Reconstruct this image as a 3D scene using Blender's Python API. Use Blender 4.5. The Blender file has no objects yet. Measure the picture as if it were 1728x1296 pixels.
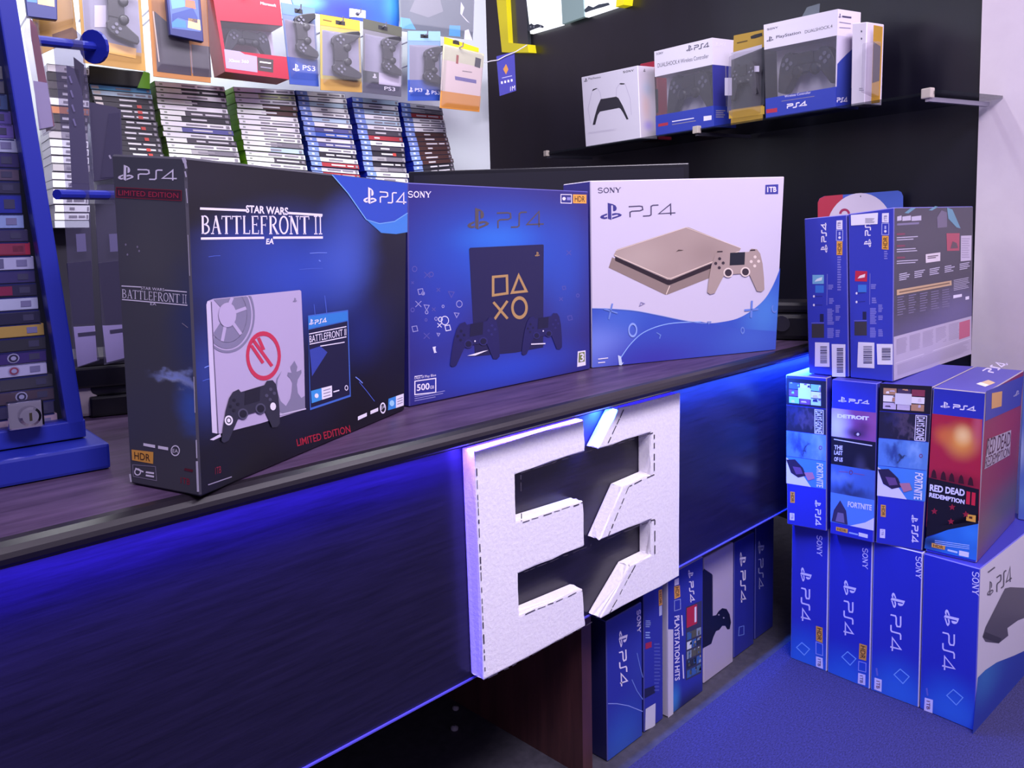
import bpy, bmesh, math, random
from mathutils import Vector, Matrix
import numpy as np
random.seed(7)
SC = bpy.context.scene
COL = SC.collection
V = Vector
# ------------------------------------------------------------------ camera
CF, CYAW, CPIT, CROL = 1375.65, 0.76798, 0.08859, -0.02219
CPOS = V((0.0, -0.93484, 1.07960)); PX0, PY0 = 864 - 45.85, 648 - 127.6
_f = V((math.sin(CYAW) * math.cos(CPIT), math.cos(CYAW) * math.cos(CPIT), -math.sin(CPIT)))
_r = V((math.cos(CYAW), -math.sin(CYAW), 0)); _u = _r.cross(_f)
CR = _r * math.cos(CROL) + _u * math.sin(CROL); CU = -_r * math.sin(CROL) + _u * math.cos(CROL); CFW = _f
cd = bpy.data.cameras.new('camera'); cam = bpy.data.objects.new('camera', cd); COL.objects.link(cam)
cam.matrix_world = Matrix(((CR.x, CU.x, -CFW.x, CPOS.x), (CR.y, CU.y, -CFW.y, CPOS.y), (CR.z, CU.z, -CFW.z, CPOS.z), (0, 0, 0, 1)))
cd.sensor_width = 36; cd.lens = CF / 1728 * 36; cd.shift_x = (864 - PX0) / 1728; cd.shift_y = -(648 - PY0) / 1728
cd.clip_start = .02
SC.camera = cam
# ------------------------------------------------------------------ world, lamps, exposure
SC.view_settings.view_transform = 'Standard'; SC.view_settings.look = 'None'
SC.view_settings.gamma = 1; SC.view_settings.use_curve_mapping = False; SC.view_settings.exposure = 0.0
w = bpy.data.worlds.new('world'); SC.world = w; w.use_nodes = True
w.node_tree.nodes['Background'].inputs[0].default_value = (0.56, 0.48, 0.80, 1); w.node_tree.nodes['Background'].inputs[1].default_value = 0.40


def lamp(name, loc, target, size, size_y, power, color):
    d = bpy.data.lights.new(name, 'AREA'); d.shape = 'RECTANGLE'; d.size = size; d.size_y = size_y; d.energy = power; d.color = color
    o = bpy.data.objects.new(name, d); COL.objects.link(o); o.location = loc
    o.rotation_euler = (V(target) - V(loc)).to_track_quat('-Z', 'Y').to_euler(); return o


lamp('ceiling_light', (0.3, -1.6, 2.9), (1.0, 0.1, 0.7), 1.5, .5, 92, (.92, .83, 1))
lamp('ceiling_light', (2.0, -1.3, 2.9), (1.9, -.1, 0.6), 1.2, .4, 48, (.92, .83, 1))
lamp('display_light', (1.05, .75, 2.45), (1.30, 1.60, 1.40), 1.8, .16, 46, (.95, .97, 1))
lamp('led_strip_light', (.18, -.022, .752), (.18, -.024, 0), 1.94, .012, 15, (.075, .04, 1))
lamp('led_strip_light', (1.73, -.022, .752), (1.73, -.024, 0), 1.12, .012, 17, (.03, .14, 1))

ZC, ZN = 0.7926, 0.7675


# ------------------------------------------------------------------ pixel geometry
def ray(x, y): return CFW + CR * ((x - PX0) / CF) - CU * ((y - PY0) / CF)
def onz(x, y, z): d = ray(x, y); return CPOS + d * ((z - CPOS.z) / d.z)
def onp(x, y, P, n): d = ray(x, y); return CPOS + d * ((V(P) - CPOS).dot(n) / d.dot(n))
def proj(X): d = V(X) - CPOS; z = d.dot(CFW); return (PX0 + CF * d.dot(CR) / z, PY0 - CF * d.dot(CU) / z)
def vplane(a, b): n = V((a.y - b.y, b.x - a.x, 0)); n.normalize(); return n
def head(deg): a = math.radians(deg); return V((math.sin(a), math.cos(a), 0))


# ------------------------------------------------------------------ materials
def lin(h):
    if isinstance(h, str):
        h = h.lstrip('#'); h = [int(h[i:i + 2], 16) / 255 for i in (0, 2, 4)]
        return tuple(c / 12.92 if c <= .04045 else ((c + .055) / 1.055) ** 2.4 for c in h)
    return tuple(h[:3])


_mc = {}


def M(c, r=.42, metal=0.0, emit=0.0, spec=.5):
    k = (c, r, metal, emit, spec)
    if k in _mc: return _mc[k]
    m = bpy.data.materials.new('paint_%d' % len(_mc)); m.use_nodes = True; b = m.node_tree.nodes['Principled BSDF']
    col = lin(c) + (1,)
    b.inputs['Base Color'].default_value = col; b.inputs['Roughness'].default_value = r; b.inputs['Metallic'].default_value = metal
    b.inputs['Specular IOR Level'].default_value = spec
    if emit: b.inputs['Emission Color'].default_value = col; b.inputs['Emission Strength'].default_value = emit
    m.diffuse_color = col; _mc[k] = m; return m


def clear(name, tint, amount, rough=.08):
    """thin clear plastic or glass: mostly see-through with a fresnel sheen"""
    m = bpy.data.materials.new(name); m.use_nodes = True; t = m.node_tree; t.nodes.clear()
    o = t.nodes.new('ShaderNodeOutputMaterial'); mx = t.nodes.new('ShaderNodeMixShader'); tr = t.nodes.new('ShaderNodeBsdfTransparent')
    g = t.nodes.new('ShaderNodeBsdfPrincipled'); lw = t.nodes.new('ShaderNodeLayerWeight'); mr = t.nodes.new('ShaderNodeMapRange')
    g.inputs['Base Color'].default_value = lin(tint) + (1,); g.inputs['Roughness'].default_value = rough
    tr.inputs[0].default_value = tuple(.6 + .4 * c for c in lin(tint)) + (1,)
    lw.inputs[0].default_value = .35; mr.inputs['To Min'].default_value = amount; mr.inputs['To Max'].default_value = min(1, amount + .16)
    t.links.new(lw.outputs['Facing'], mr.inputs['Value']); t.links.new(mr.outputs[0], mx.inputs[0])
    t.links.new(tr.outputs[0], mx.inputs[1]); t.links.new(g.outputs[0], mx.inputs[2]); t.links.new(mx.outputs[0], o.inputs[0]); return m


def grain(name, c1, c2, scale, rough, stretch=(1, 14, 14), bump=.15, r2=None, coord='Object'):
    m = bpy.data.materials.new(name); m.use_nodes = True; t = m.node_tree; b = t.nodes['Principled BSDF']
    tc = t.nodes.new('ShaderNodeTexCoord'); mp = t.nodes.new('ShaderNodeMapping'); nz = t.nodes.new('ShaderNodeTexNoise'); cr = t.nodes.new('ShaderNodeValToRGB'); bp = t.nodes.new('ShaderNodeBump')
    mp.inputs['Scale'].default_value = stretch; nz.inputs['Scale'].default_value = scale; nz.inputs['Detail'].default_value = 6; nz.inputs['Roughness'].default_value = .65
    cr.color_ramp.elements[0].color = lin(c1) + (1,); cr.color_ramp.elements[1].color = lin(c2) + (1,); cr.color_ramp.elements[0].position = .3; cr.color_ramp.elements[1].position = .72
    bp.inputs['Strength'].default_value = bump; bp.inputs['Distance'].default_value = .002
    L = t.links.new
    L(tc.outputs[coord], mp.inputs[0]); L(mp.outputs[0], nz.inputs[0]); L(nz.outputs[0], cr.inputs[0]); L(cr.outputs[0], b.inputs['Base Color']); L(nz.outputs[0], bp.inputs['Height']); L(bp.outputs[0], b.inputs['Normal'])
    b.inputs['Roughness'].default_value = rough; return m


def blob(name, face, base, blobs, r=.4, noise=0.0, nscale=(4, 4)):
    """printed gradient: soft patches of colour laid over a base colour, in the print's own UVs. blobs: (px, py, rpx, rpy, colour, amount)"""
    m = bpy.data.materials.new(name); m.use_nodes = True; t = m.node_tree; b = t.nodes['Principled BSDF']; L = t.links.new
    b.inputs['Roughness'].default_value = r
    uv = t.nodes.new('ShaderNodeUVMap'); uv.uv_map = 'UVMap'; src = uv.outputs[0]
    if noise:
        nz = t.nodes.new('ShaderNodeTexNoise'); mp = t.nodes.new('ShaderNodeMapping'); mp.inputs['Scale'].default_value = (nscale[0], nscale[1], 1); nz.inputs['Scale'].default_value = 1; nz.inputs['Detail'].default_value = 4
        L(uv.outputs[0], mp.inputs[0]); L(mp.outputs[0], nz.inputs[0])
        sb = t.nodes.new('ShaderNodeVectorMath'); sb.operation = 'SUBTRACT'; sb.inputs[1].default_value = (.5, .5, .5); L(nz.outputs['Color'], sb.inputs[0])
        sl = t.nodes.new('ShaderNodeVectorMath'); sl.operation = 'SCALE'; sl.inputs['Scale'].default_value = noise; L(sb.outputs[0], sl.inputs[0])
        ad = t.nodes.new('ShaderNodeVectorMath'); ad.operation = 'ADD'; L(uv.outputs[0], ad.inputs[0]); L(sl.outputs[0], ad.inputs[1]); src = ad.outputs[0]
    cur = None
    for (x, y, rx, ry, c, amt) in blobs:
        u0, v0 = face.uv(x, y); ur = abs(face.uv(x + rx, y)[0] - u0) or .1; vr = abs(face.uv(x, y - ry)[1] - v0) or .1
        s = t.nodes.new('ShaderNodeVectorMath'); s.operation = 'SUBTRACT'; s.inputs[1].default_value = (u0, v0, 0); L(src, s.inputs[0])
        d = t.nodes.new('ShaderNodeVectorMath'); d.operation = 'MULTIPLY'; d.inputs[1].default_value = (1 / ur, 1 / vr, 0); L(s.outputs[0], d.inputs[0])
        ln = t.nodes.new('ShaderNodeVectorMath'); ln.operation = 'LENGTH'; L(d.outputs[0], ln.inputs[0])
        mr = t.nodes.new('ShaderNodeMapRange'); mr.interpolation_type = 'SMOOTHSTEP'; mr.inputs['From Min'].default_value = 1; mr.inputs['From Max'].default_value = 0.0; mr.inputs['To Max'].default_value = amt; L(ln.outputs['Value'], mr.inputs['Value'])
        mx = t.nodes.new('ShaderNodeMix'); mx.data_type = 'RGBA'; L(mr.outputs[0], mx.inputs[0])
        if cur is None: mx.inputs[6].default_value = lin(base) + (1,)
        else: L(cur, mx.inputs[6])
        mx.inputs[7].default_value = lin(c) + (1,); cur = mx.outputs[2]
    L(cur, b.inputs['Base Color']); return m


# ------------------------------------------------------------------ objects
def props(o, label=None, cat=None, group=None, kind=None):
    if label: o['label'] = label
    if cat: o['category'] = cat
    if group: o['group'] = group
    if kind: o['kind'] = kind
    return o


def thing(name, label, cat, loc, group=None):
    o = bpy.data.objects.new(name, None); COL.objects.link(o); o.location = loc; o.empty_display_size = .05
    return props(o, label, cat, group)


class MB:
    def __init__(s): s.v = []; s.f = []; s.m = []; s.uv = []
    def slot(s, m):
        if m not in s.m: s.m.append(m)
        return s.m.index(m)
    def face(s, pts, mat, uvs=None):
        i = len(s.v); s.v += [V(p) for p in pts]; s.f.append((list(range(i, i + len(pts))), s.slot(mat))); s.uv.append(uvs or [(0, 0)] * len(pts))
    def hexa(s, q, mat):
        """q: bl br tr tl of the front, then the same of the back"""
        i = len(s.v); s.v += [V(p) for p in q]; k = s.slot(mat)
        for a in ((0, 1, 2, 3), (5, 4, 7, 6), (4, 0, 3, 7), (1, 5, 6, 2), (3, 2, 6, 7), (4, 5, 1, 0)):
            s.f.append(([i + j for j in a], k)); s.uv.append([(0, 0), (1, 0), (1, 1), (0, 1)])
        return s
    def box(s, lo, hi, mat, o=None, ax=None):
        pts = []
        for y in (lo[1], hi[1]):
            for (x, z) in ((lo[0], lo[2]), (hi[0], lo[2]), (hi[0], hi[2]), (lo[0], hi[2])):
                p = V((x, y, z))
                if ax: p = V(o) + ax[0] * x + ax[1] * y + ax[2] * z
                pts.append(p)
        return s.hexa(pts, mat)
    def tube(s, pts, rad, mat, n=10, cap=True):
        k = s.slot(mat); rings = []
        for i, p in enumerate(pts):
            p = V(p); a = V(pts[min(i + 1, len(pts) - 1)]) - V(pts[max(i - 1, 0)]); a.normalize()
            x = a.cross(V((0, 0, 1)) if abs(a.z) < .9 else V((1, 0, 0))).normalized(); y = a.cross(x); rr = rad[i] if isinstance(rad, (list, tuple)) else rad
            b = len(s.v); s.v += [p + (x * math.cos(2 * math.pi * j / n) + y * math.sin(2 * math.pi * j / n)) * rr for j in range(n)]; rings.append(b)
        for a, b in zip(rings, rings[1:]):
            for j in range(n):
                s.f.append(([a + j, a + (j + 1) % n, b + (j + 1) % n, b + j], k)); s.uv.append([(0, 0)] * 4)
        if cap:
            for b in (rings[0], rings[-1]): s.f.append(([b + j for j in range(n)], k)); s.uv.append([(0, 0)] * n)
        return s
    def prism(s, poly, off, mat, side=None):
        n = len(poly); i = len(s.v); s.v += [V(p) for p in poly] + [V(p) + V(off) for p in poly]; k = s.slot(mat); k2 = s.slot(side or mat)
        s.f.append((list(range(i, i + n)), k)); s.uv.append([(0, 0)] * n); s.f.append((list(range(i + 2 * n - 1, i + n - 1, -1)), k)); s.uv.append([(0, 0)] * n)
        for j in range(n): s.f.append(([i + j, i + n + j, i + n + (j + 1) % n, i + (j + 1) % n], k2)); s.uv.append([(0, 0)] * 4)
        return s
    def build(s, name, parent=None, smooth=False, bevel=0, edge=None, segs=2, origin=None):
        me = bpy.data.meshes.new(name); o = bpy.data.objects.new(name, me); COL.objects.link(o)
        L = V(parent.location) if parent else V(origin or (0, 0, 0))
        me.from_pydata([tuple(p - L) for p in s.v], [], [f for f, _ in s.f])
        ul = me.uv_layers.new(name='UVMap'); n = 0
        for (f, k), q in zip(s.f, s.uv):
            for j in range(len(f)): ul.data[n].uv = q[j]; n += 1
        for m in s.m: me.materials.append(m)
        for p, (f, k) in zip(me.polygons, s.f): p.material_index = k
        if bevel or edge is not None:
            bm = bmesh.new(); bm.from_mesh(me); bmesh.ops.remove_doubles(bm, verts=bm.verts, dist=1e-6); bmesh.ops.recalc_face_normals(bm, faces=bm.faces)
            mi = -1
            if edge is not None: me.materials.append(edge); mi = len(me.materials) - 1
            bmesh.ops.bevel(bm, geom=[e for e in bm.edges if e.calc_face_angle(0) > .5], offset=bevel, segments=segs, affect='EDGES', material=mi, profile=.6)
            bm.to_mesh(me); bm.free()
        if smooth:
            for p in me.polygons: p.use_smooth = True
        me.update()
        if parent: o.parent = parent
        elif origin: o.location = origin
        return o


class Face:
    def __init__(s, p4):
        s.p = [V(p) for p in p4]; bl, br, tr, tl = s.p; s.n = (br - bl).cross(tl - bl).normalized()
        A = []; B = []
        for (x, y), (u, v) in zip([proj(p) for p in s.p], ((0, 0), (1, 0), (1, 1), (0, 1))):
            A += [[x, y, 1, 0, 0, 0, -u * x, -u * y], [0, 0, 0, x, y, 1, -v * x, -v * y]]; B += [u, v]
        s.h = np.append(np.linalg.solve(np.array(A), np.array(B)), 1).reshape(3, 3)
    def uv(s, x, y): q = s.h @ np.array([x, y, 1.0]); return (q[0] / q[2], q[1] / q[2])
    def P(s, u, v, o=0.0):
        bl, br, tr, tl = s.p; return (bl * (1 - u) + br * u) * (1 - v) + (tl * (1 - u) + tr * u) * v + s.n * o
    def px(s, u, v): return proj(s.P(u, v))


_tc = {}


def glyphs(txt, bold):
    k = (txt, bold)
    if k not in _tc:
        c = bpy.data.curves.new('t', 'FONT'); c.body = txt; c.offset = bold; c.resolution_u = 3; o = bpy.data.objects.new('t', c); COL.objects.link(o)
        bpy.context.view_layer.update()
        me = bpy.data.meshes.new_from_object(o.evaluated_get(bpy.context.evaluated_depsgraph_get())); vs = [(v.co.x, v.co.y) for v in me.vertices]; fs = [list(p.vertices) for p in me.polygons]
        x0 = min(v[0] for v in vs); x1 = max(v[0] for v in vs); y0 = min(v[1] for v in vs); y1 = max(v[1] for v in vs)
        _tc[k] = ([((x - x0) / (x1 - x0), (y - y0) / (y1 - y0)) for x, y in vs], fs)
        bpy.data.meshes.remove(me); bpy.data.objects.remove(o); bpy.data.curves.remove(c)
    return _tc[k]


PSL = ([(.36, .08), (.52, 0), (.52, .83), (.56, .86), (.60, .83), (.60, .5), (.68, .5), (.75, .56), (.77, .68), (.72, .82), (.6, .91), (.36, 1)],
       [(.33, .40), (.33, .30), (.2, .25), (.17, .2), (.22, .17), (.33, .2), (.33, .1), (.2, .07), (.06, .12), (0, .2), (.06, .29)],
       [(.55, .36), (.7, .39), (.88, .36), (1, .27), (.95, .19), (.55, .04), (.55, .14), (.82, .23), (.84, .27), (.78, .3), (.55, .25)])
PS4 = ([(0, .95), (.23, .95), (.29, .9), (.30, .62), (.24, .53), (.07, .53), (.025, .45), (.025, .0)], [(.64, .95), (.52, .95), (.48, .87), (.475, .12), (.44, .04), (.30, .04)], [(.90, -.02), (.90, .97), (.64, .17), (1.0, .17)])
PAD = [(.0, .05), (.05, 0), (.13, .02), (.2, .2), (.27, .38), (.35, .42), (.65, .42), (.73, .38), (.8, .2), (.87, .02), (.95, 0), (1, .05), (.985, .3), (.95, .62), (.9, .85), (.84, .95), (.74, .97), (.70, .9), (.30, .9), (.26, .97), (.16, .95), (.1, .85), (.05, .62), (.015, .3)]
SERIF = {'S': [('a', .5, .75, .38, .24, 20, 270, .13), ('a', .5, .26, .4, .25, 90, -160, .13)], 'O': [('a', .5, .5, .42, .47, 0, 360, .14)],
         'N': [('l', .16, 0, .16, 1, .08), ('l', .16, 1, .84, 0, .17), ('l', .84, 0, .84, 1, .08), ('s', .16, 0), ('s', .84, 1), ('s', .1, 1)],
         'Y': [('l', .08, 1, .5, .45, .16), ('l', .92, 1, .5, .45, .09), ('l', .5, .5, .5, 0, .15), ('s', .5, 0), ('s', .1, 1), ('s', .9, 1)],
         'B': [('l', .2, 0, .2, 1, .16), ('a', .35, .75, .4, .23, -90, 90, .13), ('a', .35, .27, .5, .25, -90, 90, .14), ('l', .05, .97, .4, .97, .05), ('l', .05, .03, .4, .03, .05), ('l', .2, .52, .4, .52, .05)],
         'A': [('l', .5, 1, .12, 0, .07), ('l', .48, 1, .88, 0, .17), ('l', .26, .36, .74, .36, .05), ('s', .12, 0), ('s', .88, 0)],
         'T': [('l', .5, 0, .5, 1, .16), ('l', .03, .96, .97, .96, .06), ('s', .5, 0), ('l', .05, 1, .03, .8, .05), ('l', .95, 1, .97, .8, .05)],
         'L': [('l', .25, 0, .25, 1, .16), ('l', .1, .03, .9, .03, .06), ('s', .25, 1), ('l', .9, 0, .93, .22, .05)],
         'E': [('l', .22, 0, .22, 1, .16), ('l', .08, .97, .85, .97, .06), ('l', .22, .52, .7, .52, .05), ('l', .08, .03, .9, .03, .06), ('l', .85, 1, .87, .8, .05), ('l', .9, 0, .93, .22, .05), ('l', .7, .6, .7, .44, .05)],
         'F': [('l', .24, 0, .24, 1, .16), ('l', .08, .97, .87, .97, .06), ('l', .24, .5, .7, .5, .05), ('s', .24, 0), ('l', .87, 1, .9, .8, .05), ('l', .7, .58, .7, .42, .05)],
         'R': [('l', .2, 0, .2, 1, .16), ('a', .36, .74, .4, .24, -90, 90, .13), ('l', .05, .97, .4, .97, .05), ('l', .45, .5, .92, 0, .16), ('s', .2, 0), ('s', .92, 0)],
         'I': [('l', .5, 0, .5, 1, .2), ('s', .5, 0), ('s', .5, 1)]}


class Art:
    """printed artwork on a face; every coordinate is where the print is seen in the photograph, carried onto the face's own plane"""
    def __init__(s, face, name, parent, label=None, layer=1): s.F = face; s.n = name; s.p = parent; s.b = MB(); s.lab = label; s.lay = layer
    def poly(s, pts, mat, L=0):
        uv = [s.F.uv(*p) for p in pts]; s.b.face([s.F.P(u, v, .0003 * (s.lay + L)) for u, v in uv], mat, uv); return s
    def rect(s, x0, y0, x1, y1, mat, L=0): return s.poly([(x0, y1), (x1, y1), (x1, y0), (x0, y0)], mat, L)
    def uvrect(s, u0, v0, u1, v1, mat, L=0):
        uv = [(u0, v0), (u1, v0), (u1, v1), (u0, v1)]; s.b.face([s.F.P(u, v, .0003 * (s.lay + L)) for u, v in uv], mat, uv); return s
    def line(s, pts, w, mat, L=0, closed=False):
        n = len(pts); off = []
        for i in range(n):
            a = pts[i - 1] if (i or closed) else pts[0]; c = pts[(i + 1) % n] if (i < n - 1 or closed) else pts[-1]; p = pts[i]
            d1 = np.array(p, float) - a; d2 = np.array(c, float) - p
            d1 = d1 / (np.linalg.norm(d1) or 1); d2 = d2 / (np.linalg.norm(d2) or 1)
            if not d1.any(): d1 = d2
            if not d2.any(): d2 = d1
            m = d1 + d2; l = np.linalg.norm(m); m = m / l if l > .2 else d1; k = min(2.2, 1 / max(.35, float(m @ d1)))
            off.append(np.array([-m[1], m[0]]) * w / 2 * k)
        for i in range(n if closed else n - 1):
            j = (i + 1) % n; a, b = np.array(pts[i]), np.array(pts[j]); s.poly([tuple(a - off[i]), tuple(b - off[j]), tuple(b + off[j]), tuple(a + off[i])], mat, L)
        return s
    def ring(s, x, y, rx, ry, w, mat, L=0, n=24, a0=0, a1=360, clip=None):
        P = lambda k, f: (clip or (lambda *q: q))(x + rx * f * math.cos(math.radians(a0 + (a1 - a0) * k / n)), y - ry * f * math.sin(math.radians(a0 + (a1 - a0) * k / n)))
        f = 1 - w / rx
        for k in range(n): s.poly([P(k, 1), P(k + 1, 1), P(k + 1, f), P(k, f)], mat, L)
        return s
    def disc(s, x, y, rx, ry, mat, L=0, n=16, clip=None): return s.poly([(clip or (lambda *q: q))(x + rx * math.cos(2 * math.pi * k / n), y - ry * math.sin(2 * math.pi * k / n)) for k in range(n)], mat, L)
    def aff(s, ll, lr, ul): ll, lr, ul = map(np.array, (ll, lr, ul)); return lambda x, y: tuple(ll + (lr - ll) * x + (ul - ll) * y)
    def text(s, t, ll, lr, ul, mat, L=0, bold=.0, ur=None):
        vs, fs = glyphs(t, bold); A = s.aff(ll, lr, ul); e = np.array(ur) - (np.array(lr) + np.array(ul) - np.array(ll)) if ur is not None else np.zeros(2)
        i = len(s.b.v); k = s.b.slot(mat)
        for x, y in vs:
            q = np.array(A(x, y)) + e * x * y; u, v = s.F.uv(*q); s.b.v.append(s.F.P(u, v, .0003 * (s.lay + L)))
        for f in fs: s.b.f.append(([i + j for j in f], k)); s.b.uv.append([(0, 0)] * len(f))
        return s
    def serif(s, t, ll, lr, ul, mat, L=0, adv=None, wk=1.2):
        A = s.aff(ll, lr, ul); W = np.linalg.norm(np.array(lr) - ll); H = np.linalg.norm(np.array(ul) - ll); ws = [(.45 if c == 'I' else .35 if c == ' ' else .85 if c in 'LEF' else 1.0) for c in t]; tot = sum(ws); x = 0.0
        for c, cw in zip(t, ws):
            B = lambda a, b: A((x + cw * (.04 + .92 * a)) / tot, b); cell = W * cw / tot
            for g in SERIF.get(c, []):
                if g[0] == 'l': s.line([B(g[1], g[2]), B(g[3], g[4])], max(.5, g[5] * cell * wk if abs(g[1] - g[3]) < abs(g[2] - g[4]) * .9 + .3 and g[2] != g[4] else g[5] * H * .9), mat, L)
                elif g[0] == 's': s.line([B(g[1] - (.16 if c != 'I' else .4), g[2] * .95 + .025), B(g[1] + (.16 if c != 'I' else .4), g[2] * .95 + .025)], H * .06, mat, L)
                else:
                    n = 14; s.line([B(g[1] + g[3] * math.cos(math.radians(g[5] + (g[6] - g[5]) * k / n)), g[2] + g[4] * math.sin(math.radians(g[5] + (g[6] - g[5]) * k / n))) for k in range(n + 1)], g[7] * cell * wk * .9, mat, L)
            x += cw
        return s
    def logo(s, ll, lr, ul, mat, L=0):
        A = s.aff(ll, lr, ul)
        for p in PSL: s.poly([A(*q) for q in p], mat, L)
        return s
    def ps4(s, ll, lr, ul, mat, w=2.0, L=0):
        A = s.aff(ll, lr, ul)
        for p in PS4: s.line([A(*q) for q in p], w, mat, L)
        return s
    def pad(s, ll, lr, ul, body, dark, light, touch=None, L=0):
        A = s.aff(ll, lr, ul); W = np.linalg.norm(np.array(lr) - ll); H = np.linalg.norm(np.array(ul) - ll)
        s.poly([A(*q) for q in PAD], body, L); s.poly([A(*q) for q in ((.37, .62), (.63, .62), (.63, .9), (.37, .9))], touch or dark, L + 1)
        for x in (.35, .65): c = A(x, .46); s.disc(*c, W * .085, W * .085, light, L + 1); s.disc(*c, W * .06, W * .06, dark, L + 2)
        for cx in (.19, .81):
            for dx, dy in ((0, .1), (0, -.1), (.065, 0), (-.065, 0)): s.disc(*A(cx + dx, .68 + dy), W * .028, W * .028, light if cx > .5 else dark, L + 1, n=8)
        return s
    def bars(s, x0, y0, x1, y1, n, mat, L=0, fill=.5, slope=0.0, rag=.3):
        h = (y1 - y0) / n
        for i in range(n):
            e = x1 - (x1 - x0) * rag * random.random(); y = y0 + i * h; d = slope * (e - x0); s.poly([(x0, y + h * fill), (e, y + h * fill + d), (e, y + d), (x0, y)], mat, L)
        return s
    def done(s):
        o = s.b.build(s.n, s.p)
        if s.lab: o['label'] = s.lab
        return o


def carton(label, cat, f, back, mats, name='console_box', group=None, bevel=.0018, edge=None, part='carton'):
    """a cardboard box: f = front bl br tr tl, back = offset vector or four back corners"""
    f = [V(p) for p in f]; bk = [p + V(back) for p in f] if not isinstance(back, list) else back
    loc = (f[0] + f[1] + bk[0] + bk[1]) / 4; root = thing(name, label, cat, loc, group)
    F = dict(front=Face(f), back=Face([bk[1], bk[0], bk[3], bk[2]]), left=Face([bk[0], f[0], f[3], bk[3]]), right=Face([f[1], bk[1], bk[2], f[2]]), top=Face([f[3], f[2], bk[2], bk[3]]), bottom=Face([bk[0], bk[1], f[1], f[0]]))
    b = MB(); q = [(0, 0), (1, 0), (1, 1), (0, 1)]; d = mats.get('all')
    for k, fc in F.items():
        m = mats.get(k, d); m = m(fc) if callable(m) else m; N = 6
        for i in range(N):
            for j in range(N):
                u = [(i / N, j / N), ((i + 1) / N, j / N), ((i + 1) / N, (j + 1) / N), (i / N, (j + 1) / N)]; b.face([fc.P(*t) for t in u], m, u)
    b.build(part, root, bevel=bevel, edge=edge, segs=1)
    return root, F


def sub(o, part):
    o.parent = part; return o


def smooth(pts, n=6):
    P = [pts[0]] + list(pts) + [pts[-1]]; out = []
    for i in range(1, len(P) - 2):
        a, b, c, d = map(np.array, P[i - 1:i + 3])
        for k in range(n): t = k / n; out.append(tuple(.5 * (2 * b + (c - a) * t + (2 * a - 5 * b + 4 * c - d) * t * t + (3 * b - a - 3 * c + d) * t ** 3)))
    return out + [pts[-1]]


def upright(bl, br, tl, tr, z0, z1=None):
    """front quad standing on height z0 whose corners are seen at the given pixels"""
    a = onz(*bl, z0); b = onz(*br, z0); n = vplane(a, b); c = onp(*tr, a, n); d = onp(*tl, a, n)
    if z1 is not None: c.z = d.z = z1
    return [a, b, c, d]


def inplane(P, n, bl, br, tr, tl): return [onp(*q, P, n) for q in (bl, br, tr, tl)]
def hor(n): n = V((n.x, n.y, 0)); n.normalize(); return n
# ------------------------------------------------------------------ room
WHT = '#ece6f2'; INK = '#15121f'
D17 = head(17); N17 = V((-D17.y, D17.x, 0)); PR = V((2.66, -.23, 0))
E98 = head(98); N98 = V((-.139, -.990, 0)); N98.normalize(); D0 = V((1.80, 1.40, 0))


def struct(name, b, **k): o = b.build(name, **k); o['kind'] = 'structure'; return o


carpet = grain('carpet', '#19183c', '#464280', 150, .95, (1, 2.6, 1), .9)
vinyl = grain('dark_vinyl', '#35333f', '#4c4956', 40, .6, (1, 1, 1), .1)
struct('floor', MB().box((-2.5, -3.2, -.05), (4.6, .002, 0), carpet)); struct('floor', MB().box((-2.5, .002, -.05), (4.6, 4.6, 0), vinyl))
black = grain('black_wall_paint', '#0c0b15', '#171524', 3, .33, (1, 1, .4), .05)
CW = PR + D17 * 3.5
b = MB(); b.box((0, 0, 0), (3.5, .12, 3.0), black, PR, (D17, -N17, V((0, 0, 1)))); struct('wall_back', b)
wallw = grain('white_wall_paint', '#d8cbd6', '#e2d6df', 6, .7, (1, 1, 1), .05)
b = MB(); b.box((-1.3, -.012, 0), (0.0, .3, 3.0), wallw, PR, (D17, -N17, V((0, 0, 1)))); struct('wall_right', b)
b = MB(); b.box((-4.6, 0, 0), (0.2, .12, 3.0), wallw, CW, (head(107), head(17), V((0, 0, 1)))); struct('wall_left', b)

# ------------------------------------------------------------------ counter
top_m = grain('counter_laminate', '#33243a', '#5a4667', 5, .42, (1, 9, 9), .05); top_m.node_tree.nodes['Principled BSDF'].inputs['Specular IOR Level'].default_value = .25
pan_m = grain('dark_panel_laminate', '#13101f', '#1f1a30', 9, .3, (1, 16, 16), .12)
nose_m = M('#1a151e', .3); brown = grain('brown_laminate', '#3a2226', '#553234', 4, .35, (9, 9, 1), .05)
counter = thing('counter', 'long dark shop counter with rounded black edge and blue light strip below', 'counter', (.75, .4, 0))
MB().box((-.8, -.04, ZC - .03), (2.3, 1.0, ZC), top_m).build('worktop', counter)
pr = [(-.036, ZC + .0006), (-.045, ZC - .0005), (-.053, ZC - .004), (-.058, ZC - .009), (-.06, ZC - .014), (-.058, ZN + .005), (-.053, ZN + .001), (-.045, ZN), (-.025, ZN), (-.025, ZC - .01)]
MB().prism([(-.8, y, z) for y, z in pr], (3.1, 0, 0), nose_m).build('rounded_edge', counter)
MB().box((-.8, 0, .3665), (2.35, .022, ZC - .03), pan_m).build('front_panel', counter)
MB().box((-.8, -.003, .3640), (2.35, .022, .3665), M('#5a55c8', .4)).build('edge_strip', counter)  # lower trim of the panel; the LED's blue reflection is put into its colour
MB().box((1.195, .05, 0), (1.225, .95, ZC - .03), brown).build('support_panel', counter)
MB().box((-.8, .95, 0), (2.3, .98, ZC - .03), pan_m).build('back_panel', counter)
MB().box((-.8, -.022, ZN - .008), (2.3, -.012, ZN), M('#2a20ff', .5, emit=3.0)).build('led_strip', counter)

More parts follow.
